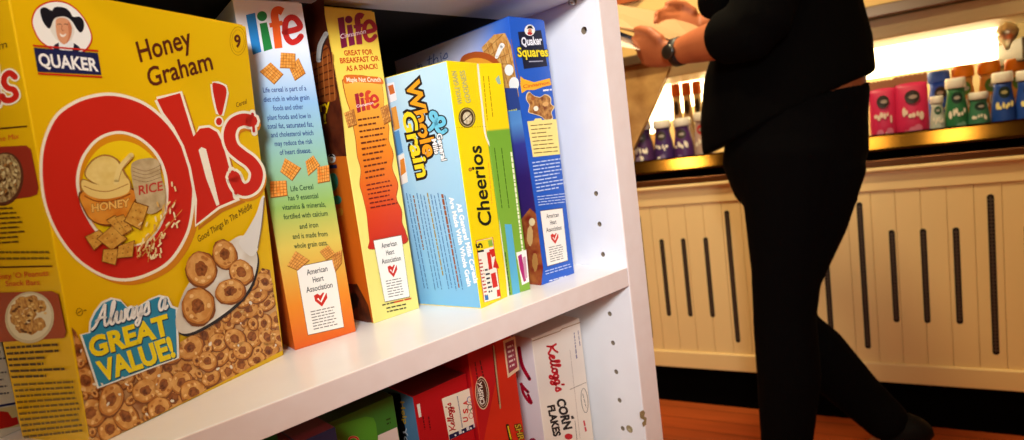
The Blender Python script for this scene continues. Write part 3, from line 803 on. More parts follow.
a.poly([(327.6,165.5),(336.5,164.5),(337,168),(328,169)], (34, 40, 90)); a.ell(331.6, 158.6, 4, 4.6, (250, 248, 240)); a.poly([(328.2,157),(331,153.4),(335.4,157.4),(332,156.4)], (20, 20, 30)); a.ell(331.9, 159.4, 1.3, 2, (216, 150, 110))
a.ell(333, 182, 5, 9, (60, 150, 130)); a.ell(337, 200, 4.5, 4.5, (60, 150, 130)); a.ell(340, 212, 3.4, 4, (220, 150, 50))
a.poly([(335,284),(357,284),(368,305),(372,322.5),(330,322.5)], (110, 50, 22), noise=((60, 24, 12), 90, 4)); a.ell(354, 301, 5, 8, (30, 18, 16), jit=.15)
a.build('front_picture', 'brown biscuit picture with a basket')

# ------------------------------------------------------------------ whole grain box (blue side, yellow end)
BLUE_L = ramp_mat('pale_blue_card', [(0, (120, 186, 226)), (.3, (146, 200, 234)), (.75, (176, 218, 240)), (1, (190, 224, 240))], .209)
CHY = mat('card_lemon', (250, 222, 10), .36, spec=.4)
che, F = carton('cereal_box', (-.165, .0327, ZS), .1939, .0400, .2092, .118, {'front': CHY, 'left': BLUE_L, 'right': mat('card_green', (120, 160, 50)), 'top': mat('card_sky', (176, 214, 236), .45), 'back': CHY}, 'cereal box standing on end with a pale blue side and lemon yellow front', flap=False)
a = Art(che, F['left'])
zt = lambda *p: Z(380, 60, 3.385, p)
K_ = (26, 22, 24)
a.text('Whole', (405.4,82), (424.5,158), (14,-3.6), (240, 160, 30), bold=.03, outline=(K_, .09))
a.text('Grain', (401,113), (417.8,178), (13.4,-2.8), (248, 218, 40), bold=.03, outline=(K_, .09))
sw = zt((222,238),(205,246),(190,225),(196,200),(212,198),(216,214),(200,222),(186,210),(172,192),(176,178),(188,184),(190,204),(178,226),(168,236))
a.stroke(sw, 6.4, K_, smooth=True); a.stroke(sw, 3.8, (110, 200, 230), smooth=True)
a.text('General', (436.6,134), (441.8,161), (5.2,-1), (250, 250, 250), bold=.03, outline=(K_, .07))
a.text('Mills', (431.4,139.5), (435,154.5), (4.8,-1), (250, 250, 250), bold=.03, outline=(K_, .07))
a.build('whole_grain_logo', 'orange and yellow outlined letters reading downwards')
a = Art(che, F['left'])
a.text('All General Mills Cereals', (456.4,203.6), (474.2,283.6), (4.6,-1), (252, 252, 252), bold=.035)
a.text('Are Made With Whole Grain', (449,197.4), (467.8,286.6), (4.4,-1), (252, 252, 252), bold=.035)
WB = (70, 120, 170)
for i, x in enumerate((406, 409.5, 413, 416.5, 420, 423.5, 427, 430.5, 434, 437.5, 441, 444.5)):
    col = {2: (140, 96, 60), 6: (160, 140, 60), 10: (150, 84, 40)}.get(i, WB); y0 = 193 + (i % 3) * 1.2; y1 = 291 if i not in (2, 6) else (252 if i == 2 else 280)
    dx = 19 * (y1 - y0) / 100
    R.seed(i)
    a.greek((x + 1.2 + (1.5 if i == 10 else 0), y0), (x + dx + 1.2, y1), (x + dx - .6, y1), (x - .6, y0), 1, col, fill=.85 if col != WB else .6, ragged=.06, word=5, seed=i+40)
a.build('side_text')
a = Art(che, F['left'])
for p, c in (([(386,84),(394,82),(397,100),(389,103)], (240, 240, 240)), ([(388,86),(393,84.4),(395,93),(390,95)], (206, 110, 50)), ([(391,108),(396,106),(400,128),(394,131)], (230, 160, 70)), ([(394,132),(399,130),(403,152),(397,156)], (90, 150, 200)), ([(398,156),(404,153),(408,182),(401,185)], (244, 240, 230)), ([(400,160),(404,158),(406,172),(401,176)], (226, 140, 50))):
    a.poly(p, c)
a.build('picture_strip')
a = Art(che, F['front'])
f = F['front']
a.text('WHOLE GRAIN', (462.6,104), (456.2,71), (-5.0,.4), (176, 176, 130), bold=.01)
a.text('GOODNESS', (471,102.6), (464.6,70.4), (-5.4,.4), (176, 176, 130), bold=.01)
a.ell(467, 117.6, 8.4, 10.2, (70, 50, 24), rot=-.1); a.ring(467, 117.6, 7.4, 9.2, .6, (220, 200, 130), rot=-.1); a.ell(467.4, 118, 4.6, 6.2, (190, 170, 130), noise=((240, 230, 200), 300, 2)); a.stroke([(463.6,121),(470.6,114.6)], 1, (60, 40, 20))
for k in range(12): a.stroke([(456.2 + k*2.6, 127.8 - k*.12), (457.4 + k*2.6, 127.7 - k*.12)], .5, (160, 140, 20), caps=False); a.z -= a.step
a.z += a.step
a.text('Cheerios', (492,225.5), (480.8,145.5), (-13.4,.6), (18, 16, 16), bold=.018)
a.ell(470.2, 169.5, 1.7, 1.9, (214, 150, 40)); a.ring(470.2, 169.5, 1.7, 1.9, .6, (150, 90, 20))
a.greek((489,163), (492.6,204), (491.4,204), (487.8,163), 1, (240, 150, 60), ragged=0, word=4)
a.build('front_print', 'black brand name reading upwards with an oval seal')
a = Art(che, f)
zt = lambda *p: Z(440, 180, 3.386, p)
cp = zt((122,206),(178,194),(206,398),(150,414))
a.poly(cp, (252, 248, 236)); a.stroke(cp, .7, (200, 60, 50), closed=True)
a.poly(zt((124,208),(176,196),(180,226),(128,240)), (250, 226, 30))
a.text('15', zt(149,236)[0] if False else (483.8,251.6), (481.4,242.6), (-6.2,1.2), (20, 18, 16), bold=.04)
a.poly(zt((162,206),(176,202),(180,222),(166,226)), (150, 190, 60))
for q in (((158,246),(170,242),(178,300),(166,304)), ((186,262),(198,290),(200,300),(180,296)), ((172,318),(188,312),(196,360),(180,366)), ((192,372),(202,370),(205,392),(194,396)), ((166,236),(184,232),(188,256),(176,262))): a.poly(zt(*q), (214, 40, 30))
a.greek((478.5,258.5), (482,258), (488.5,300), (485.5,301), 12, (190, 60, 60), fill=.5, word=3, ragged=0, seed=9)
a.greek((484.5,268), (489,267), (493,293), (489,294), 6, (40, 40, 60), fill=.5, word=3, ragged=.1, seed=10)
a.poly([(484.6,295.5),(488,294.8),(488.8,299.6),(485.4,300.4)], (60, 120, 190))
a.build('points_coupon', 'white coupon with red and yellow blocks')
a = Art(che, f)
a.stroke([(477.8,64.5),(479.6,84),(482.4,108),(485,132),(488.6,143),(493,151),(495.4,163),(497.4,184),(500,208),(500.6,226),(503,246),(506,270),(508.4,296)], 1.8, (250, 248, 232), smooth=True)
a.build('torn_flap_edge', 'white torn card edge')

# green ended box squeezed beside it
GRM = ramp_mat('green_card', [(0, (128, 170, 60)), (.70, (112, 160, 50)), (.715, (112, 160, 50)), (.725, (238, 202, 20)), (1, (242, 208, 16))], .209)
grn, F = carton('cereal_box', (-.1254, .0405, ZS), -.1166, .0252, .209, .095, {'front': GRM, 'left': mat('card_green', (120, 160, 50)), 'right': mat('card_green', (120, 160, 50)), 'top': mat('card_yellow', (246, 206, 8))}, 'narrow green cereal box with yellow upper end, beside the tall blue one', flap=False)
f = F['front']; a = Art(grn, f)
a.greek((484,76), (488,122), (486.8,122), (482.8,76), 1, (150, 120, 10), ragged=.1, fill=.8, word=4, seed=1)
a.greek((489,76), (494,122), (492.8,122), (487.8,76), 1, (150, 120, 10), ragged=.1, fill=.8, word=4, seed=2)
a.poly([(495.5,79),(499,75),(501,84),(498,84)], (150, 180, 160))
for x in (494, 501): a.greek((x+1.2,148), (x+9,210), (x+7.6,210), (x-.2,148), 1, (60, 96, 20), ragged=.05, fill=.7, word=5, seed=int(x))
a.greek((512.4,152), (524,252), (521.6,252), (510,152), 1, (236, 236, 200), fill=.9, ragged=0, word=3.4, seed=5)
a.poly(Z(440, 180, 3.386, ((219,150),(242,150),(272,388),(247,394))), (90, 170, 206))
a.greek((506,252), (511,294), (509,294.6), (504.4,252), 1, (60, 90, 30), ragged=0, fill=.8, word=4, seed=6)
a.poly(Z(440, 180, 3.386, ((258,246),(292,236),(302,344),(278,356))), (244, 238, 230))
a.poly(Z(440, 180, 3.386, ((264,258),(276,250),(292,340),(284,346),(270,300))), (170, 40, 110)); a.poly(Z(440, 180, 3.386, ((280,262),(290,258),(296,330),(288,336))), (196, 150, 170))
a.build('front_print')

# ------------------------------------------------------------------ tall blue squares box
BL = mat('card_blue', (36, 92, 196), .34, spec=.45)
SL = ramp_mat('squares_side', [(0, (40, 96, 206)), (.10, (70, 120, 214)), (.30, (180, 190, 232)), (.5, (214, 214, 238)), (1, (216, 214, 236))], .19, axis='Y')
squ, F = carton('cereal_box', (-.0849, .0373, ZS), .0258, .0488, .2504, .19, {'front': BL, 'left': SL, 'right': BL}, 'tall blue cereal squares box against the white side panel')
f = F['front']; zs = lambda *p: Z(500, 10, 4.4, p)
a = Art(squ, f)
a.poly([(517.8,32),(541,30),(547.5,66),(524,69)], (22, 26, 50))
c = zs((131,89))[0]
a.ell(c[0], c[1], 5.2, 5.6, (250, 246, 238)); a.poly(zs((118,84),(124,70),(138,68),(147,84),(132,80)), (24, 22, 30)); a.ell(c[0]+.2, c[1]+.9, 1.9, 2.6, (216, 140, 100)); a.poly(zs((120,100),(131,96),(144,101),(138,110),(124,109)), (200, 30, 30))
a.text('Quaker', (521.8,45.5), (542.4,44.2), (-.9,-8.4), (244, 244, 250), bold=.03, outline=((30, 30, 60), .05))
a.text('Squares', (518,56.6), (548.6,56.2), (-1.2,-9.6), (250, 226, 40), bold=.03, outline=((30, 26, 30), .05))
a.stroke([(529,61.6),(543,61)], 1, (180, 180, 200), caps=False)
a.build('brand_panel')
a = Art(squ, f)
a.poly(zs((90,292),(106,304),(150,318),(220,300),(226,330),(190,338),(150,352),(118,352),(96,366),(90,330)), (246, 178, 40), smooth=False)
a.text('Cinnamon', (523.4,88.4), (549.5,84), (-.6,-3.6), (200, 70, 20), bold=.01)
a.greek((543,89), (551.6,88), (551.9,91), (543.3,92), 1, (236, 236, 250), fill=.7, ragged=0, word=4)
z4_ = lambda *p: Z(500, 100, 4.4, p)
fig = [(527.4,95),(530,92.6),(534,96),(540,97.6),(545,95),(550,98),(550.6,104),(553.6,107),(551,112),(552,118),(546,119.6),(541,116),(534,113.6),(529,111.6),(530,105),(527,100)]
a.poly(scl(fig, (540, 106), 1.07), (240, 214, 160), smooth=True); a.poly(fig, (120, 58, 24), smooth=True, noise=((206, 150, 80), 200, 3))
a.ell(536, 108.5, 2.4, 2.6, (244, 236, 214)); a.ell(545.6, 104, 3.2, 2.4, (224, 170, 100), jit=.2); a.ell(533, 98.4, 2, 2, (170, 96, 44))
a.poly([(527.2,121.4),(534,120.6),(535,118.6),(541,118.2),(542,120),(556.4,119),(560,154.2),(533,157)], (246, 226, 140))
for k in range(8): a.greek((530.5+k*.5,124.6+k*3.9), (555+k*.5,122.4+k*3.9), (555.3+k*.5,124.6+k*3.9), (530.8+k*.5,126.8+k*3.9), 1, (110, 70, 30), fill=.5, ragged=.4, word=6, seed=60+k)
a.greek((532,161), (561,157), (566,188), (537,193), 9, (196, 210, 244), fill=.42, ragged=.25, word=4.5, seed=31)
a.greek((537,195.5), (566.6,192), (567.8,203), (538.6,206.4), 4, (196, 210, 244), fill=.36, ragged=.1, word=4.5, seed=32)
a.greek((545,270), (571.4,262.4), (572,267.6), (545.8,275.6), 2, (196, 210, 244), fill=.4, ragged=.1, seed=33)
a.greek((549,280), (566,275), (566.3,277), (549.3,282), 1, (226, 230, 250), fill=.6, ragged=0, seed=34)
a.build('spine_print')
a = Art(squ, f, lift=.0005); heart_card(a, (540.4,211.2), (562.4,208.4), (567.8,260.2), (547.4,266), 23); a.build('heart_card', 'white card with a red heart')
a = Art(squ, F['left'])
cr = [(481.5,47.5),(494,34.5),(505,33),(511,46),(519,96),(514,112),(500,76),(488,66)]
a.poly(cr, (190, 128, 58), noise=((226, 176, 104), 160, 3))
for k in range(6): a.stroke([(484+k*5,52+k*4),(503+k*2.6,34+k*10)], .6, (140, 84, 34), caps=False); a.stroke([(486+k*5,44-k),(500+k*4,84)], .5, (140, 84, 34), caps=False)
a.stroke([(496.5,57),(500,49),(502,45.6)], (3.4, 5.4), (250, 248, 244)); a.ell(509, 70, 4.4, 5.6, (250, 248, 244)); a.ell(514, 84, 5, 7, (248, 246, 246))
a.poly([(459,70),(460,61),(464,55),(476,51.6),(488,53.6),(497,60),(500,70)], (176, 84, 34), smooth=True); a.poly([(462,70),(464,62),(474,58),(486,59.6),(496,66),(496,72)], (236, 160, 50), smooth=True)
a.script('this', (427.5,66), (449,57), (-.4,-9), (60, 90, 170), .9)
a.script('in', (417,69.5), (423,67), (-.3,-7), (90, 100, 150), .8) if 'n' in SCRIPT else None
a.build('front_picture', 'pale front with a bowl, cereal square and blue script')
a = Art(squ, F['left'], lift=.0007)
a.poly([(500,88),(517,88),(522,118),(500,120)], (50, 70, 140)); a.text('ow', (507.6,114.6), (517.4,112.6), (-.6,-6), (214, 214, 60), bold=.03)
gm = ramp_mat('squares_lower', [(0, (60, 30, 90)), (.42, (52, 32, 108)), (.54, (60, 60, 150)), (.62, (96, 150, 216)), (.72, (80, 130, 206)), (.84, (44, 76, 170))], .2504)
a.poly([(500,112),(520.4,110),(535,206),(541.8,284),(505,290)], (0,0,0), m=gm)
a.poly([(516,226),(530,208),(536,214),(543,268),(541.4,285),(528,288)], (130, 40, 26), noise=((176, 100, 50), 80, 3)); a.ell(530, 236, 3, 10, (216, 170, 110), jit=.1); a.ell(535, 262, 3, 9, (186, 130, 70), jit=.12); a.ell(532, 222, 3, 4, (236, 210, 160))
a.build('lower_picture')

# ------------------------------------------------------------------ lower shelf
def low_box(name, tl, tr, y, D, mats, label, flap=False, dz=0):
    A = hit(tl[0], tl[1], (0, y, 0), Vector((0, 1, 0))); B = hit(tr[0], tr[1], (0, y, 0), Vector((0, 1, 0)))
    H = (A.z + B.z) / 2 - ZL + dz
    return carton(name, (A.x, y, ZL), 0, B.x - A.x, H, D, mats, label, flap=flap)
CFW = mat('card_offwhite', (238, 226, 212), .42)
cf, F = low_box('cereal_box', (531.5,337.5), (579.5,319), .05, .19, {'front': CFW, 'left': mat('card_pinkwhite', (238, 226, 228), .4), 'right': CFW}, 'off-white corn flakes box on the lower shelf against the side panel', flap=False)
a = Art(cf, F['front'])
a.stroke([(532.5,341),(560,331),(562,329),(580,322.5)], .9, (176, 140, 100), smooth=False)
a.script("Kellogg's", (547,345), (556.5,392.5), (8.6,-2.4), (204, 20, 34), 2.1)
a.build('brand_script', 'red script reading downwards')
a = Art(cf, F['front'])
a.text('CORN', (556.4,399.5), (564,430), (8.6,-1.6), (24, 18, 16), bold=.05)
a.text('FLAKES', (547.4,406), (554,437), (7.2,-1.6), (24, 18, 16), bold=.05)
a.ell(568.6, 436.5, 4, 3, (200, 30, 40)); a.poly([(571,416),(573,415.6),(574.5,418.6),(571.4,419)], (30, 24, 22))
a.build('product_name')
a = Art(cf, F['front'])
a.stroke([(570,389.5),(586,382.5)], .5, (130, 110, 100)); a.stroke([(570,350),(580,438)], .35, (180, 160, 150)); a.stroke([(575,421),(577,440)], .5, (130, 110, 100))
a.greek((575,332), (578,358), (575.4,359), (573.4,333), 1, (130, 120, 150), fill=.6, ragged=0, seed=4); a.greek((578.6,330), (581,346), (579.4,347), (577.4,331), 1, (130, 120, 150), fill=.6, ragged=0, seed=5)
a.ring(584.6, 400.5, 3.6, 12.5, .6, (110, 100, 96), rot=-.1); a.greek((583.4,393), (587,407), (585.4,408), (582,394), 1, (120, 110, 106), ragged=0)
a.greek((585,420), (587.4,431), (584.8,432), (582.6,421), 1, (206, 60, 70), ragged=0, fill=.8, word=4)
a.build('small_print')
a = Art(cf, F['left'])
a.stroke([(519,348),(522,365),(529.5,379)], 3.6, (176, 10, 44), smooth=True); a.stroke([(521,384),(524,388),(528,392)], 3, (176, 10, 44), smooth=True)
a.stroke([(521.5,384),(523,392),(527.5,400),(531.5,403),(528,395)], 2.8, (176, 10, 44), smooth=True); a.ell(532.6, 441, 3.4, 3, (160, 20, 60))
a.build('side_script')

RDO = ramp_mat('red_orange_card', [(0, (206, 56, 20)), (.9, (206, 60, 24)), (1, (190, 60, 30))], .24)
RDC = mat('card_crimson', (186, 18, 26), .34, spec=.45)
rb, F = low_box('cereal_box', (467.5,354), (510.5,331.5), .045, .17, {'front': mat('card_scarlet', (206, 44, 22), .36), 'left': RDC, 'right': mat('card_scarlet', (206, 44, 22)), 'top': mat('card_red_shaded', (110, 22, 20))}, 'tall orange-red cereal box with a brown oval, beside the corn flakes')  # top: red card with the shade under the shelf put into its colour
f = F['front']; zq = lambda *p: Z(420, 330, 4, p)
a = Art(rb, f)
a.poly([(467,352),(495,340),(498,370),(484,440),(480,440),(474,386)], (186, 22, 26))
a.ell(482.2, 393, 6.9, 16.5, (226, 190, 150), rot=-.07); a.ell(482.2, 393, 6.2, 15.4, (80, 40, 26), rot=-.07); a.ring(482.2, 393, 5.2, 13.6, .5, (226, 200, 170), rot=-.07)
a.text('CRISPIX', (484.8,404), (481.4,381.6), (-4.6,.8), (240, 226, 206), bold=.03)
a.stroke([(493.6,346),(496.6,374),(500.4,408)], 1.5, (176, 146, 104), smooth=True); a.stroke([(492.4,346),(495.4,374),(499,404)], .8, (84, 14, 12), smooth=True)
a.greek((476,362), (480,388), (477.6,388), (474,362), 1, (100, 20, 20), ragged=0, fill=.8); a.greek((481,360), (484.6,376), (482,377), (479,361), 1, (100, 20, 20), ragged=0, fill=.8)
a.poly([(503,341),(515,336),(519.5,369.5),(507.8,378)], (226, 190, 150)); a.poly([(505,343),(513.6,339.4),(517.6,367),(508.8,373.6)], (150, 56, 70)); a.greek((507,345), (513,343), (516,366), (510,369), 5, (226, 200, 190), fill=.5, word=3)
a.text('SHR', (514.6,425), (519,441), (6,-1.4), (196, 158, 44), bold=.02, outline=((60, 34, 12), .07)); a.text('CRU', (506.6,428), (511,441), (5.4,-1.2), (236, 200, 30), bold=.04, outline=((26, 20, 10), .08)) if False else None
a.stroke([(507.5,425.5),(510.6,440)], 3.4, (40, 30, 14)); a.stroke([(508,426.5),(511,439)], 1.4, (226, 190, 30))
a.build('front_print')

kr, F = low_box('cereal_box', (413,396.5), (466,373.5), .05, .18, {'front': RDC, 'left': mat('card_steelblue', (96, 140, 176), .4), 'right': RDC, 'top': mat('card_red_shaded', (110, 22, 20))}, 'crimson cereal box with a square five-ring sticker and a blue side')  # top uses the same shade-darkened red, not a separate print colour
f = F['front']; zq = lambda *p: Z(380, 385, 8, p)
a = Art(kr, f, lift=.0002)
st = zq((494,110),(756,10),(800,326),(556,440))
a.poly(st, (244, 228, 200))
a.script("Kellogg's", (455.4,430.4), (450.6,402.4), (-5.6,1.4), (200, 30, 34), 1.1)
a.stroke(zq((620,90),(662,340)), .5, (120, 110, 130)); a.stroke(zq((616,90),(656,340)), .4, (160, 150, 160))
for t, y in (('A', 402.6), ('S', 410.6), ('U', 419)): a.text(t, (468.2, y+2.4), (467.4, y-2.4), (-4.8,.9), (206, 44, 34), bold=.04)
for (x, y), c_ in zip(zq((716,118),(736,140),(720,178),(742,206),(728,246)), ((40, 90, 160), (220, 160, 30), (40, 40, 40), (40, 140, 70), (200, 50, 40))): a.ring(x, y, 2.5, 3.2, .6, c_)
a.poly(zq((552,400),(792,294),(800,328),(558,438)), (30, 34, 70))
for k, (x, y) in enumerate(zq((592,402),(655,374),(716,346),(772,320))): a.poly([(x-2.6, y+2.6), (x+.2, y+1.4), (x-.6, y-2.4), (x-3.4, y-1.4)], (226, 214, 206)) if k else None; a.ell(x+1.5, y, 1, 1.2, (244, 240, 230), n=5)
a.build('ring_sticker', 'cream sticker with five small rings')
a = Art(kr, f, lift=.0002)
a.poly(zq((294,156),(318,148),(332,252),(312,260)), (236, 226, 206))
for x in (338, 382): a.greek(*zq((x+14,250), (x+30,356), (x+14,360), (x-2,256)), 1, (110, 10, 16), ragged=.1, fill=.8, word=2)
a.build('small_print')
a = Art(kr, F['left'])
a.poly([(388,392),(400,394),(407,440),(396,440)], (26, 22, 26))
a.text('Help', (400,401.6), (403.8,424.4), (4.2,-.4), (226, 176, 40), bold=.02); a.text('Yo', (402.2,428), (405,443), (4.4,-.4), (236, 236, 236), bold=.02)
a.build('side_print')

GRC = mat('card_grass', (56, 118, 40), .36)
gb, F = low_box('cereal_box', (322,424.5), (393,396.5), .05, .18, {'front': GRC, 'left': GRC, 'right': GRC, 'top': mat('card_green_shaded', (36, 66, 22))}, 'green cereal box with a rounded lighter panel, left of the crimson one')  # top: the green card darkened to stand for shade beneath the shelf
a = Art(gb, F['front']); zg = lambda *p: Z(260, 385, 8, p)
a.poly([(322,432),(340,424),(366,416.5),(373.5,418),(376,424),(378.4,445),(330,470)], (84, 150, 40), smooth=False)
a.poly([(378,435.5),(397,427),(400,445),(378,455)], (230, 210, 196))
a.stroke([(348.5,442),(350,438),(354,437),(357.6,438.6),(358.6,443)], 2.4, (236, 160, 120), smooth=True); a.stroke([(348.5,442),(350,438),(354,437),(357.6,438.6),(358.6,443)], 1.5, (196, 40, 30), smooth=True)
a.greek((386,418), (391,416), (392,424), (387,426), 2, (40, 60, 20), fill=.5); a.build('front_print')
nb_, F = low_box('cereal_box', (297,440.5), (336,430), .010, .038, {'front': mat('card_navy', (30, 32, 58), .4), 'left': mat('card_maroon', (96, 24, 26), .4), 'top': mat('card_maroon', (96, 24, 26), .4)}, 'dark navy box with a maroon top at the left end of the lower shelf')
# ------------------------------------------------------------------ display counter
MBI = MBK.inverted()
def bk(px, py, yd):                     # pixel -> counter frame on the plane yd behind the counter front
    p = hit(px, py, OB + NB * yd, NB); q = MBI @ p; return Vector((q.x, yd, q.z))
PANT = mat('counter_cream', (240, 208, 148), .45, spec=.45)
PANG = mat('counter_groove', (222, 188, 130), .7)
BRASS = mat('brushed_brass', (78, 52, 15), .13, metal=1.0, noise=((84, 56, 18), 8, 3))
BRZ = mat('bronze_trim', (112, 70, 40), .3, metal=.8)
BLK = mat('black_toe_kick', (5, 4, 4), 1, spec=.02)
STEEL = mat('grey_slot_metal', (92, 78, 66), .45, metal=.6)
SLOTD = mat('slot_dark', (26, 18, 14), .9)
S0, S1 = -1.9, 1.3
cnt = link('display_counter', None, label='cream beadboard refrigerated display counter with brass rail behind the person', cat='counter'); cnt.matrix_world = MBK
bpy.context.view_layer.update()
def part(mb, name, parent=cnt, **k): return mb.build(name, parent, **k)
pitch = .09 * KB * .8
mb = MB(); x = S0
while x < S1:
    mb.box((x + .0006, -.002, .225), (min(x + pitch, S1) - .0006, .012, .812), PANT, bev=.001); x += pitch
mb.box((S0, .003, .2), (S1, .02, .83), PANG); part(mb, 'beadboard_panel')
mb = MB(); mb.box((S0, -.012, .162), (S1, .012, .228), PANT, bev=.004); part(mb, 'bottom_moulding')
mb = MB(); mb.box((S0, -.008, .81), (S1, .012, .872), PANT, bev=.002); part(mb, 'top_board')
mb = MB(); mb.box((S0, -.026, .872), (S1, .012, .886), PANT, bev=.005); part(mb, 'top_moulding')
mb = MB(); mb.box((S0, -.020, .887), (S1, .02, .910), BRZ, bev=.003); part(mb, 'bronze_edge')
mb = MB(); mb.box((S0, .004, .910), (S1, .03, .938), BLK); mb.box((S0, .03, .0), (S1, .06, .16), BLK); mb.box((S0, .06, .0), (S1, .62, .92), BLK); part(mb, 'dark_carcass')
mb = MB()
prof = [(-.030,.937),(-.0365,.942),(-.0365,.946),(-.021,.984),(-.016,.990),(.02,.990),(.02,.937)]
n = len(prof); vs = [(S0, y, z) for y, z in prof] + [(S1, y, z) for y, z in prof]
mb.faces(vs, [tuple(range(n)), tuple(range(2*n-1, n-1, -1))] + [(i, (i+1) % n, n + (i+1) % n, n + i) for i in range(n)], BRASS); part(mb, 'brass_rail')
mb = MB(); mb.box((S0, .02, .935), (S1, .6, .955), mat('deck_steel', (170, 160, 140), .3, metal=.7)); part(mb, 'deck')
mb = MB(); mb.box((S0, .60, .92), (S1, .63, 1.9), mat('case_back', (214, 190, 140), .6)); part(mb, 'back_panel')
k = KB
slots = [(-.6603*k, 0), (-.5703*k, 0), (-.4803*k, 0), (-.39*k, 1), (-.055*k, 1), (.0603*k, 1), (.1523*k, 0), (.2423*k, 0), (.3323*k, 0), (.4256*k, 1), (.5156*k, 0), (.6056*k, 0), (-.7503*k, 1), (-.84*k, 0)]
for s_, lg in slots:
    z0, z1 = (CAM.z - .870*k, CAM.z - .325*k) if lg else (CAM.z - .766*k, CAM.z - .430*k)
    mb = MB(); hw = .0085; pts = []
    for a_ in range(0, 181, 20): pts.append((s_ + hw*math.cos(math.radians(a_)), z1 - hw + hw*math.sin(math.radians(a_))))
    for a_ in range(180, 361, 20): pts.append((s_ + hw*math.cos(math.radians(a_)), z0 + hw + hw*math.sin(math.radians(a_))))
    n = len(pts); mb.faces([(x, -.0028, z) for x, z in pts] + [(x, .002, z) for x, z in pts], [tuple(range(n))] + [(i, (i+1) % n, n+(i+1) % n, n+i) for i in range(n)], SLOTD)
    q = z0 + .012
    while q < z1 - .012:
        mb.box((s_ - hw + .0012, -.0042, q), (s_ + hw - .0012, -.0027, q + .0045), STEEL); q += .0112
    mb.box((s_ - .0012, -.0044, z0 + .008), (s_ + .0012, -.0029, z1 - .008), STEEL)
    part(mb, 'vent_slot')
# canopy
c1 = bk(866, 42, 0.0); zb = c1.z
zt_ = bk(870, 20, 0.0).z; zg_ = bk(870, 8, 0.0).z
mb = MB(); mb.box((S0, -.0, zb), (S1, .30, zt_), mat('valance_cream', (236, 214, 160), .5), bev=.006); part(mb, 'light_valance')
mb = MB(); mb.box((S0, -.04, zt_), (S1, .62, zg_), mat('brushed_steel', (128, 108, 88), .3, metal=.85), bev=.004); part(mb, 'steel_trim')
mb = MB(); mb.box((S0, -.02, zg_), (S1, .62, zg_ + .34), mat('canopy_tan', (236, 196, 124), .55), bev=.004); part(mb, 'canopy_hood')
# lit panel inside the case (fluorescent diffuser)
YP = .36
LITM = mat('lit_diffuser', (255, 240, 200), .6, emit=((255, 232, 176), 8))
pp = [bk(x, y, YP) for x, y in ((668,70),(998,16),(998,59),(866,79),(690,106),(642,140))]
mb = MB(); n = len(pp); mb.faces([(p.x, YP, p.z) for p in pp] + [(p.x, YP + .04, p.z) for p in pp], [tuple(range(n)), tuple(range(2*n-1, n-1, -1))] + [(i, (i+1) % n, n+(i+1) % n, n+i) for i in range(n)], LITM)
part(mb, 'fluorescent_light_panel')
ep = [bk(x, y, -.012) for x, y in ((585,34),(680,34),(667,74),(633,150),(585,152))]
mb = MB(); n = 5; mb.faces([(p.x, -.012, p.z) for p in ep] + [(p.x, .03, p.z) for p in ep], [tuple(range(n)), tuple(range(2*n-1, n-1, -1))] + [(i, (i+1) % n, n+(i+1) % n, n+i) for i in range(n)], mat('end_panel_tan', (206, 164, 100), .5, noise=((150, 104, 52), 9, 4))); part(mb, 'sloping_end_panel')
wt_ = [bk(x, y, -.035) for x, y in ((585,-14),(652,-14),(637,0),(616,5),(585,9))]
mb = MB(); mb.faces([(p.x, -.035, p.z) for p in wt_] + [(p.x, -.021, p.z) for p in wt_], [tuple(range(n)), tuple(range(2*n-1, n-1, -1))] + [(i, (i+1) % n, n+(i+1) % n, n+i) for i in range(n)], mat('orange_wood', (176, 84, 26), .5)); part(mb, 'wooden_trim')
e0 = bk(628, 150, .02).x
mb = MB(); mb.box((e0 - .03, .02, .955), (e0, .6, zb), mat('end_wall_tan', (196, 156, 96), .6, noise=((180, 138, 78), 20, 3))); part(mb, 'end_wall')
r0 = bk(1002, 60, YP - .02)
mb = MB(); mb.box((r0.x, .1, r0.z - .02), (r0.x + .5, .58, r0.z + .05), mat('case_grey', (96, 84, 66), .6), bev=.006); part(mb, 'lamp_housing')
g0 = bk(1007, 33, .1)
mb = MB(); mb.lathe([(.004, -.05), (.012, -.03), (.02, -.022), (.026, -.008), (.028, .004), (.022, .02), (.010, .028), (.004, .032)], mat('polished_chrome', (250, 244, 226), .28, metal=1), Matrix.Translation(g0), n=20); part(mb, 'chrome_knob')
# ceiling lamps of the shop
LAMPM = mat('lamp_glow', (255, 236, 200), .5, emit=((255, 214, 150), 9))
def shop_lamp(s, y, power, label):
    p = MBK @ Vector((s, y, 0))
    o = empty('ceiling_lamp', (p.x, p.y, 2.70), yb, label=label, cat='ceiling lamp')
    mb = MB(); mb.lathe([(.09, -.05), (.10, -.045), (.10, 0)], mat('lamp_housing_white', (230, 226, 216), .5), n=28); mb.build('housing', o)
    mb = MB(); mb.lathe([(.08, -.058), (.088, -.0501)], LAMPM, n=28); mb.build('diffuser', o)
    l = bpy.data.lights.new('lamp_light', 'AREA'); l.shape = 'DISK'; l.size = .2; l.energy = power; l.color = (1, .82, .48)
    lo = bpy.data.objects.new('lamp_light', l); COL.objects.link(lo); lo.location = (p.x, p.y, 2.62)
shop_lamp(-1.03, -1.9, 20, 'leftmost of three round ceiling lamps above the aisle')
shop_lamp(.20, -1.9, 5, 'middle of three round ceiling lamps above the aisle')
shop_lamp(.66, -1.9, 8, 'rightmost of three round ceiling lamps above the aisle')
shop_lamp(-.30, -.80, 33, 'round ceiling lamp directly above the counter front')

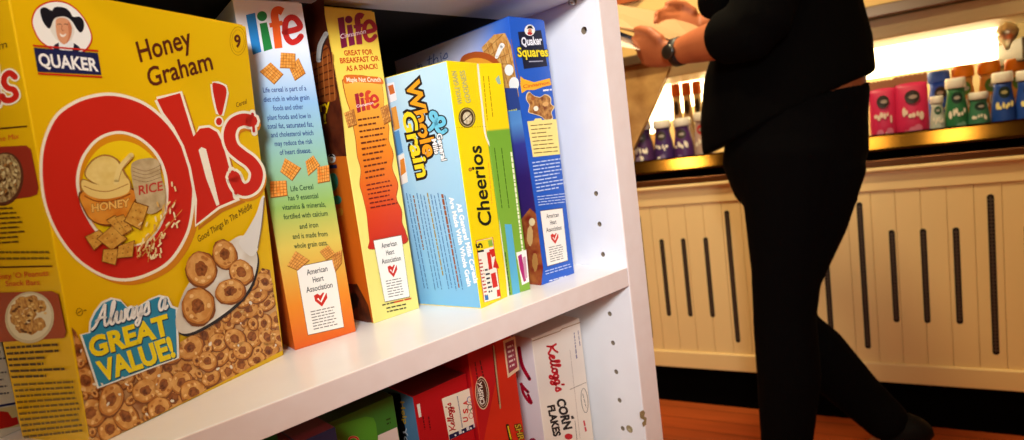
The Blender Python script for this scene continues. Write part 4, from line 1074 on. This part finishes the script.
# ------------------------------------------------------------------ goods in the case
def place(o, s, y, z, rz=0):
    o.matrix_world = MBK @ Matrix.Translation((s, y, z)) @ Matrix.Rotation(rz, 4, 'Z')
def drink(px0, px1, pyt, yd, col, label, group, cap=(236, 230, 214), lab=(60, 50, 40), acc=(240, 230, 210), kind='bottle', zb_=.955):
    a = bk(px0, pyt, yd); b = bk(px1, pyt, yd); s = (a.x + b.x) / 2; w = abs(b.x - a.x) / 2 * 1.08; h = (a.z + b.z) / 2 - zb_
    m = ink(col); capm = ink(cap)
    root = link('drink_bottle' if kind == 'bottle' else 'snack_pouch', None, label=label, cat='bottle' if kind == 'bottle' else 'pouch', group=group)
    place(root, s, yd, zb_); bpy.context.view_layer.update()
    if kind == 'bottle':
        hc = h * .17
        mb = MB(); mb.lathe([(w*.86,0),(w*.97,h*.02),(w*1.0,h*.12),(w*.97,h*.34),(w*.90,h*.50),(w*.78,h*.64),(w*.70,h*.74),(w*.74,h*.83)], m, n=24, sy=.9); mb.build('bottle_body', root)
        mb = MB(); mb.lathe([(w*.80,h*.825),(w*.86,h*.84),(w*.84,h*.965),(w*.76,h)], capm, n=24); mb.build('cap', root)
        fr = lambda z: w * (.98 if z < .3*h else (.92 if z < .5*h else .80)) * .9 + .0014
    else:
        mb = MB(); d = w * .55
        rings = []
        for t, kx, ky in ((0, .92, .55), (.05, .96, .9), (.3, 1, 1), (.6, .98, .85), (.8, .96, .4), (.88, .97, .06)):
            rings.append(((0, 0, h*t), (w*kx, 0, 0), (0, d*ky, 0)))
        mb.loft(rings, m, n=24); mb.build('pouch_body', root)
        mb = MB(); vs = []; N = 14
        for i in range(N + 1):
            x = -w*.99 + 2*w*.99*i/N
            vs += [(x, -.002, h*.86), (x, -.002, h*(1 if i % 2 else .975)), (x, .002, h*.86), (x, .002, h*(1 if i % 2 else .975))]
        fs = []
        for i in range(N):
            q = 4*i; fs += [(q, q+4, q+5, q+1), (q+2, q+3, q+7, q+6), (q+1, q+5, q+7, q+3)]
        mb.faces(vs, fs, capm); mb.build('crimped_top', root)
        fr = lambda z: d + .0012
    # printed front: dark oval emblem, pale brand word, fruit blobs
    mb = MB(); R0 = random.Random(int(px0*7))
    def patch(cx, cz, rx, rz, c, dz=0, n=14):
        y = -fr(cz) - dz; vs = []
        for i in range(n):
            t = 2*math.pi*i/n; X = cx + rx*math.cos(t); yy = y + (abs(X)/w)**2 * w * .38
            vs.append((X, yy, cz + rz*math.sin(t)))
        mb.faces(vs, [tuple(range(n))], ink(c))
    patch(0, h*.66, w*.46, h*.10, lab, .0004); patch(R0.uniform(-.1,.1)*w, h*.66, w*.26, h*.03, tuple(int(c*.7) for c in acc), .0012)
    for i in range(6): patch(-w*.55 + i*w*.21 + R0.uniform(-.05,.05)*w, h*(.40 + R0.uniform(-.03,.06)), w*R0.uniform(.07,.15), h*R0.uniform(.03,.07), acc, .001+i*.0003)
    R2 = random.Random(px0)
    for i in range(3): patch(R2.uniform(-.45, .45)*w, h*R2.uniform(.1, .24), w*.26, h*.06, tuple(min(255, int(c*.6 + 90)) for c in col) if i else acc, .0014 + i*.0004)
    mb.build('label', root)
    return root
PUR, PNK, GRN2, BLU, ORG = (74, 40, 84), (206, 40, 84), (44, 110, 66), (34, 70, 150), (236, 140, 20)
G1 = 'dark purple bottles at the left end of the rail'
drink(632, 651, 122, .05, PUR, 'dark purple drink bottle with pale cap, leftmost behind the brass rail', G1)
drink(652, 671, 120, .05, (66, 36, 92), 'dark purple drink bottle with pale cap, second from the left behind the rail', G1)
drink(672, 691, 118, .05, (80, 40, 96), 'dark purple drink bottle with pale cap, third from the left behind the rail', G1)
drink(692, 710, 112, .05, (190, 160, 150), 'pale drink bottle with a red emblem, right of the dark purple bottles', None, lab=(190, 50, 50))
for i, (a_, b_) in enumerate(((670,680),(680.5,690.5),(691,701))):
    drink(a_, b_, 84 - i*1.4, .27, (214, 190, 150), 'small dark bottle with orange cap in the back row, %s' % ('leftmost of three', 'middle of three', 'nearest the person')[i], 'small orange capped bottles at the back', cap=(206, 96, 24), zb_=.985, lab=(50, 34, 20), acc=(60, 40, 24))
G2 = 'pink pouches right of the person'
drink(868.5, 894, 80, .05, PNK, 'pink snack pouch with gold crimped top, next to the person\u2019s back', G2, cap=(160, 96, 50), kind='pouch', acc=(240, 214, 190))
drink(894.5, 926, 74, .045, PNK, 'taller pink snack pouch with gold crimped top, second from the person\u2019s back', G2, cap=(160, 96, 50), kind='pouch', acc=(240, 214, 190))
drink(926, 951, 71, .22, (40, 90, 220), 'bright blue bottle in the back row above the small pale one', 'bottles in the back row', cap=(60, 110, 230))
drink(929, 944, 96, .05, (190, 196, 180), 'short pale bottle between the pink pouch and the green bottle', 'short bottles behind the rail', lab=(50, 90, 60))
G3 = 'tall bottles at the right end of the rail'
drink(943.5, 966.5, 78, .06, GRN2, 'tall green drink bottle with white cap behind the brass rail', G3, lab=(24, 50, 36))
drink(967, 989, 92, .05, (60, 116, 84), 'short green drink bottle with pale cap between the tall green and blue ones', 'short bottles behind the rail', lab=(24, 50, 36))
drink(990, 1014, 72, .06, BLU, 'tall blue drink bottle with white cap and yellow blobs', G3, lab=(20, 40, 40), acc=(240, 226, 150))
drink(1014.5, 1040, 70, .06, BLU, 'tall blue drink bottle cut by the right edge of the view', G3, lab=(20, 40, 40), acc=(240, 226, 150))
for i, (a_, b_, t_) in enumerate(((950,975,65.5),(976,1001,61.5),(1003,1030,58.5))):
    drink(a_, b_, t_, .2, (214, 150, 70), 'orange drink bottle in the back row, %s' % ('above the tall green bottle', 'between the green and the blue bottles', 'rightmost')[i], 'orange bottles in the back row', cap=(244, 140, 20), lab=(90, 130, 50))

# ------------------------------------------------------------------ person
YP_ = -.62
HIP = bk(797, 150, YP_); BASE = Vector((HIP.x, YP_, 0))
SKIN = mat('skin', (176, 98, 56), .55, noise=((164, 88, 50), 20, 2))
CLO = mat('black_cloth', (6, 5, 5), .95, spec=.05)
DEN = mat('black_trousers', (6, 5, 6), .95, spec=.05)
man = link('person', None, label='person in black shirt and trousers walking left past the counter, holding papers', cat='person')
man.matrix_world = MBK @ Matrix.Translation(BASE); bpy.context.view_layer.update()
def J(px, py, dy=0.0):                 # a joint seen at this pixel, dy metres nearer (-) or further (+) than the mid plane
    return bk(px, py, YP_ + dy) - BASE
def V3(*a): return Vector(a)
def limb(mb, pts, rs, m, flat=1.0, n=16):
    pts = [Vector(p) for p in pts]; rings = []
    for i, p in enumerate(pts):
        d = (pts[min(i+1, len(pts)-1)] - pts[max(i-1, 0)]).normalized()
        a = V3(0, 1, 0); a = (a - a.dot(d)*d).normalized(); b = d.cross(a)
        rings.append((p, a * rs[i] * flat, b * rs[i]))
    e0 = (pts[0]-pts[1]).normalized() * rs[0]*.5; e1 = (pts[-1]-pts[-2]).normalized() * rs[-1]*.5
    rings = [(pts[0]+e0, rings[0][1]*.6, rings[0][2]*.6)] + rings + [(pts[-1]+e1, rings[-1][1]*.6, rings[-1][2]*.6)]
    mb.loft(rings, m, n)
def fuse(mb, name, voxel, mats, parent, smooth=6, **k):
    me = mb.mesh(name); o = link(name, me, parent, **k)
    md = o.modifiers.new('r', 'REMESH'); md.mode = 'VOXEL'; md.voxel_size = voxel
    sm = o.modifiers.new('s', 'SMOOTH'); sm.iterations = smooth; sm.factor = .5
    dg = bpy.context.evaluated_depsgraph_get(); dg.update()
    nm = bpy.data.meshes.new_from_object(o.evaluated_get(dg)); o.modifiers.clear(); o.data = nm
    nm.materials.clear(); nm.materials.append(mats)
    for p in nm.polygons: p.use_smooth = True
    return o
zsh = 1.50; hx = .0
neck = V3(-.03, 0, 1.56); head = V3(-.075, 0, 1.72)
hipL, hipR = J(790,160,-.085), J(788,160,.085)
kneeL, kneeR = J(784,318,-.075), J(785,326,.085)
ankL = V3(J(786,500,-.07).x, -.07, .09); ankR = J(890,424,.085)
shL, shR = V3(.015, -.185, zsh - .03), V3(.015, .185, zsh - .03)
elL, elR = J(757,28,-.235), J(762,18,.22)
wrL, wrR = J(674,53,-.15), J(705,24,.13)
def torso(mb, g=0.0, top=True):
    R_ = [((-.014,0,.90),.125,.155),((-.012,0,.98),.150,.172),((-.006,0,1.05),.146,.168),((.012,0,1.14),.140,.155),((.010,0,1.24),.132,.155),((.006,0,1.34),.132,.168),((.0,0,1.43),.118,.175),((.006,0,1.49),.092,.150),((0,0,1.535),.062,.085)]
    return [(V3(*c), V3(a+g, 0, 0), V3(0, b+g, 0)) for c, a, b in R_]
mb = MB(); mb.loft(torso(mb), SKIN, 28)
limb(mb, [V3(0,0,1.50), neck, V3(-.055,0,1.64)], [.066,.056,.055], SKIN)
# head: skull, jaw, nose, lips, ears, eye sockets
mb.loft([(head+V3(-.01,0,-.135),V3(.028,0,0),V3(0,.024,0)),(head+V3(-.022,0,-.115),V3(.05,0,0),V3(0,.045,0)),(head+V3(-.012,0,-.07),V3(.076,0,0),V3(0,.062,0)),(head+V3(-.0,0,-.02),V3(.092,0,0),V3(0,.072,0)),(head+V3(.004,0,.04),V3(.098,0,0),V3(0,.077,0)),(head+V3(.008,0,.085),V3(.086,0,0),V3(0,.067,0)),(head+V3(.01,0,.115),V3(.05,0,0),V3(0,.04,0)),(head+V3(.01,0,.124),V3(.015,0,0),V3(0,.012,0))], SKIN, 26)
limb(mb, [head+V3(-.088,0,.012), head+V3(-.104,0,-.022), head+V3(-.100,0,-.036)], [.009,.012,.010], SKIN)
limb(mb, [head+V3(-.078,-.02,-.07), head+V3(-.087,0,-.07), head+V3(-.078,.02,-.07)], [.007,.009,.007], SKIN)
for sgn in (-1, 1): limb(mb, [head+V3(.012,sgn*.073,.018), head+V3(.016,sgn*.080,-.005), head+V3(.006,sgn*.074,-.035)], [.012,.015,.009], SKIN)
def arm(mb, sh, el, wr, g=0.0, upto=1):
    m1 = sh.lerp(el, .5)
    limb(mb, [sh, sh.lerp(el,.25), m1, el], [.060+g,.056+g,.050+g,.044+g], SKIN)
    if upto: limb(mb, [el, el.lerp(wr,.3), el.lerp(wr,.7), wr], [.046+g,.047+g,.038+g,.028+g], SKIN)
arm(mb, shL, elL, wrL); arm(mb, shR, elR, wrR)
def leg(mb, hip, kn, an, g=0.0):
    limb(mb, [hip+V3(0,0,.03), hip.lerp(kn,.3), hip.lerp(kn,.7), kn], [.100+g,.082+g,.062+g,.055+g], SKIN)
    limb(mb, [kn, kn.lerp(an,.28)+V3(.008,0,0), kn.lerp(an,.7), an], [.056+g,.058+g,.042+g,.034+g], SKIN)
leg(mb, hipL, kneeL, ankL); leg(mb, hipR, kneeR, ankR)
# hands
def hand(mb, wr, d, upv, side, curl):
    """d = forward along the palm, upv = back of the hand, side = towards the thumb"""
    d, upv, side = d.normalized(), upv.normalized(), side.normalized()
    pc = wr + d * .045
    mb.loft([(wr - d*.01, side*.026, upv*.019), (wr + d*.02, side*.034, upv*.016), (wr + d*.055, side*.041, upv*.015), (wr + d*.085, side*.040, upv*.012), (wr + d*.093, side*.034, upv*.009)], SKIN, 16)
    for i, (o, l) in enumerate(((.030,.072),(.010,.080),(-.010,.075),(-.029,.060))):
        p = wr + d*.080 + side*o; seg = [p]; a = .15 + curl*.3
        for j, f in enumerate((.42, .33, .25)):
            dd = d*math.cos(a) - upv*math.sin(a); p = p + dd*l*f; seg.append(p); a += curl*(.75 - .05*i)
        limb(mb, seg, [.0098,.0092,.0085,.0072], SKIN, n=10)
    t0 = wr + d*.025 + side*.030; t1 = t0 + (d*.7 + side*.7 - upv*.15).normalized()*.036; t2 = t1 + (d*.9 + side*.15 - upv*.25).normalized()*.030; t3 = t2 + (d*.9 - side*.1 - upv*.3).normalized()*.022
    limb(mb, [t0, t1, t2, t3], [.015,.0125,.0110,.0085], SKIN, n=10)
dL = (J(636,52,-.12) - wrL); hand(mb, wrL, dL, V3(-.05,-1,-.35), V3(-.2,-.25,1), 1.5)
dR = (J(672,20,.08) - wrR); hand(mb, wrR, dR, V3(0,1,.5), V3(-.2,.2,1), .8)
# feet inside the shoes
for an, dv in ((ankL, V3(-1,0,-.12)), (ankR, V3(-.62,0,-.8))):
    dv = dv.normalized(); limb(mb, [an+V3(.03,0,-.03), an + dv*.08 + V3(0,0,-.035), an + dv*.17 + V3(0,0,-.045)], [.038,.034,.024], SKIN)
body = fuse(mb, 'body', .0052, SKIN, man, smooth=3)
# clothes
mb = MB(); T = torso(mb, .012); mb.loft([(V3(-.024,0,1.082), V3(.196,0,.075), V3(0,.176,0)), (V3(-.024,0,1.14), V3(.194,0,.05), V3(0,.178,0)), (V3(-.016,0,1.22), V3(.184,0,.02), V3(0,.172,0))] + T[5:-1] + [(T[-1][0], T[-1][1]*1.0, T[-1][2])], CLO, 28)
def sleeve(mb, sh, el, wr, t):
    limb(mb, [sh+V3(0,0,0), sh.lerp(el,.3), sh.lerp(el,.7), el], [.078,.074,.068,.064], CLO)
    limb(mb, [el, el.lerp(wr,t*.5), el.lerp(wr,t)], [.064,.062,.058], CLO)
sleeve(mb, shL, elL, wrL, .38); sleeve(mb, shR, elR, wrR, .6)
limb(mb, [shL.lerp(elL,.2)+V3(-.03,.06,0), J(722,-4,-.12), J(713,4,-.16)], [.07,.06,.04], CLO)
fuse(mb, 'shirt', .008, CLO, man, smooth=5)
mb = MB(); T = torso(mb, .011); mb.loft([(V3(0,0,.86), V3(.12,0,0), V3(0,.15,0))] + T[:2] + [(V3(-.006,0,1.05), V3(.158,0,.02), V3(0,.176,0)), (V3(.0,0,1.113), V3(.160,0,.022), V3(0,.170,0))], DEN, 28)
leg(mb, hipL, kneeL, ankL, .016); leg(mb, hipR, kneeR, ankR, .020)
limb(mb, [hipL+V3(.055,.03,-.02), hipL.lerp(kneeL,.4)+V3(.05,.02,0), hipL.lerp(kneeL,.8)+V3(.02,0,0)], [.10,.075,.05], DEN)
fuse(mb, 'trousers', .009, DEN, man, smooth=5)
SHO = mat('black_leather', (10, 8, 8), .7, spec=.1)
for an, dv in ((ankL, V3(-1,0,0)), (ankR, V3(-.62,0,-.78))):
    dv = dv.normalized(); up_ = V3(0,1,0).cross(dv).normalized()
    if up_.z < 0 : up_ = -up_
    mb = MB(); o = an - up_*.05
    mb.loft([(o - dv*.055, up_*.02, V3(0,.02,0)), (o - dv*.045 + up_*.005, up_*.036, V3(0,.036,0)), (o + up_*.018, up_*.052, V3(0,.042,0)), (o + dv*.08, up_*.036, V3(0,.042,0)), (o + dv*.15 - up_*.010, up_*.024, V3(0,.046,0)), (o + dv*.20 - up_*.014, up_*.018, V3(0,.036,0)), (o + dv*.22 - up_*.016, up_*.01, V3(0,.018,0))], SHO, 20)
    mb.build('shoe', man)
HAIR = mat('dark_hair', (40, 24, 16), .7)
mb = MB(); mb.loft([(head+V3(.05,0,-.10),V3(.03,0,0),V3(0,.055,0)),(head+V3(.045,0,-.05),V3(.06,0,0),V3(0,.076,0)),(head+V3(.028,0,.02),V3(.083,0,0),V3(0,.086,0)),(head+V3(.012,0,.07),V3(.102,0,0),V3(0,.083,0)),(head+V3(.012,0,.11),V3(.08,0,0),V3(0,.063,0)),(head+V3(.012,0,.137),V3(.03,0,0),V3(0,.026,0))], HAIR, 26)
fuse(mb, 'hair', .007, HAIR, man, smooth=2)
for sgn in (-1, 1):
    mb = MB(); mb.lathe([(.0015,-.011),(.009,-.007),(.0115,0),(.009,.007),(.0015,.011)], mat('eye_white', (236, 230, 222), .3), Matrix.Translation(head+V3(-.079,sgn*.029,.008)), n=14); e_ = mb.build('eye', man)
    mb = MB(); mb.lathe([(.005,0),(.0042,.0022)], mat('iris', (50, 32, 20), .3), Matrix.Translation(head+V3(-.0885,sgn*.030,.008)) @ Matrix.Rotation(-math.pi/2, 4, 'Y'), n=12); mb.build('iris', e_)
# the watch
wa = tag_w = link('wrist_watch', None, label='dark wrist watch on the forearm holding the papers', cat='watch'); wa.matrix_world = MBK @ Matrix.Translation(BASE); bpy.context.view_layer.update()
dw = (wrL - elL).normalized(); aw = V3(0,1,0); aw = (aw - aw.dot(dw)*dw).normalized(); bw = dw.cross(aw); cw = wrL - dw*.012
mb = MB()
for r_, q in ((.0305, -.012), (.0335, -.009), (.0335, .009), (.0305, .012)): pass
mb.loft([(cw + dw*q, aw*r_, bw*r_) for r_, q in ((.029,-.012),(.0335,-.009),(.0335,.009),(.029,.012))], mat('watch_strap', (22, 18, 20), .5), 24); mb.build('strap', wa)
mb = MB(); fc = cw - aw*.034; mb.loft([(fc, dw*.017, bw*.017), (fc - aw*.006, dw*.017, bw*.017), (fc - aw*.008, dw*.014, bw*.014)], mat('watch_steel', (80, 78, 76), .3, metal=.9), 20); mb.build('dial', wa)
# the papers in the hands
def sheet(name, pxs, dys, th, m, label, cat, extra=None):
    top = [J(p[0], p[1], d) for p, d in zip(pxs, dys)]
    o = link(name, None, label=label, cat=cat); o.matrix_world = MBK @ Matrix.Translation(BASE); bpy.context.view_layer.update()
    nrm = (top[1]-top[0]).cross(top[2]-top[0]).normalized()
    if nrm.z < 0: nrm = -nrm
    n = len(top); mb = MB()
    mb.faces([t + nrm*th/2 for t in top] + [t - nrm*th/2 for t in top], [tuple(range(n)), tuple(range(2*n-1, n-1, -1))] + [(i, (i+1) % n, n+(i+1) % n, n+i) for i in range(n)], m)
    mb.build('page_block', o)
    return o, top, nrm
PAP = mat('cream_paper', (186, 146, 104), .7)
sheet('paper_sheets', [(598,2),(668,14),(712,34),(702,50),(640,31),(598,25)], [.05,.10,.10,-.04,-.12,-.08], .006, PAP, 'cream paper sheets held out flat in both hands', 'papers')
bo, tp, nr = sheet('folded_booklet', [(598,29),(618,33.5),(647,44),(640,50),(612,45),(598,40)], [-.06,-.06,-.06,-.14,-.14,-.14], .010, mat('pale_cover', (226, 206, 190), .5), 'pale booklet with a dark blue edge gripped by the near hand', 'booklet')
mb = MB(); a0, a1, a2 = tp[0], tp[1], tp[2]
limb(mb, [a0 + nr*.004, a1 + nr*.004, a2 + nr*.004], [.006,.006,.005], None, n=8) if False else mb.tube([a0 - nr*.002, a1 - nr*.002, a2 - nr*.002], .0062, mat('navy_edge', (24, 30, 56), .4)); mb.build('dark_spine', bo)
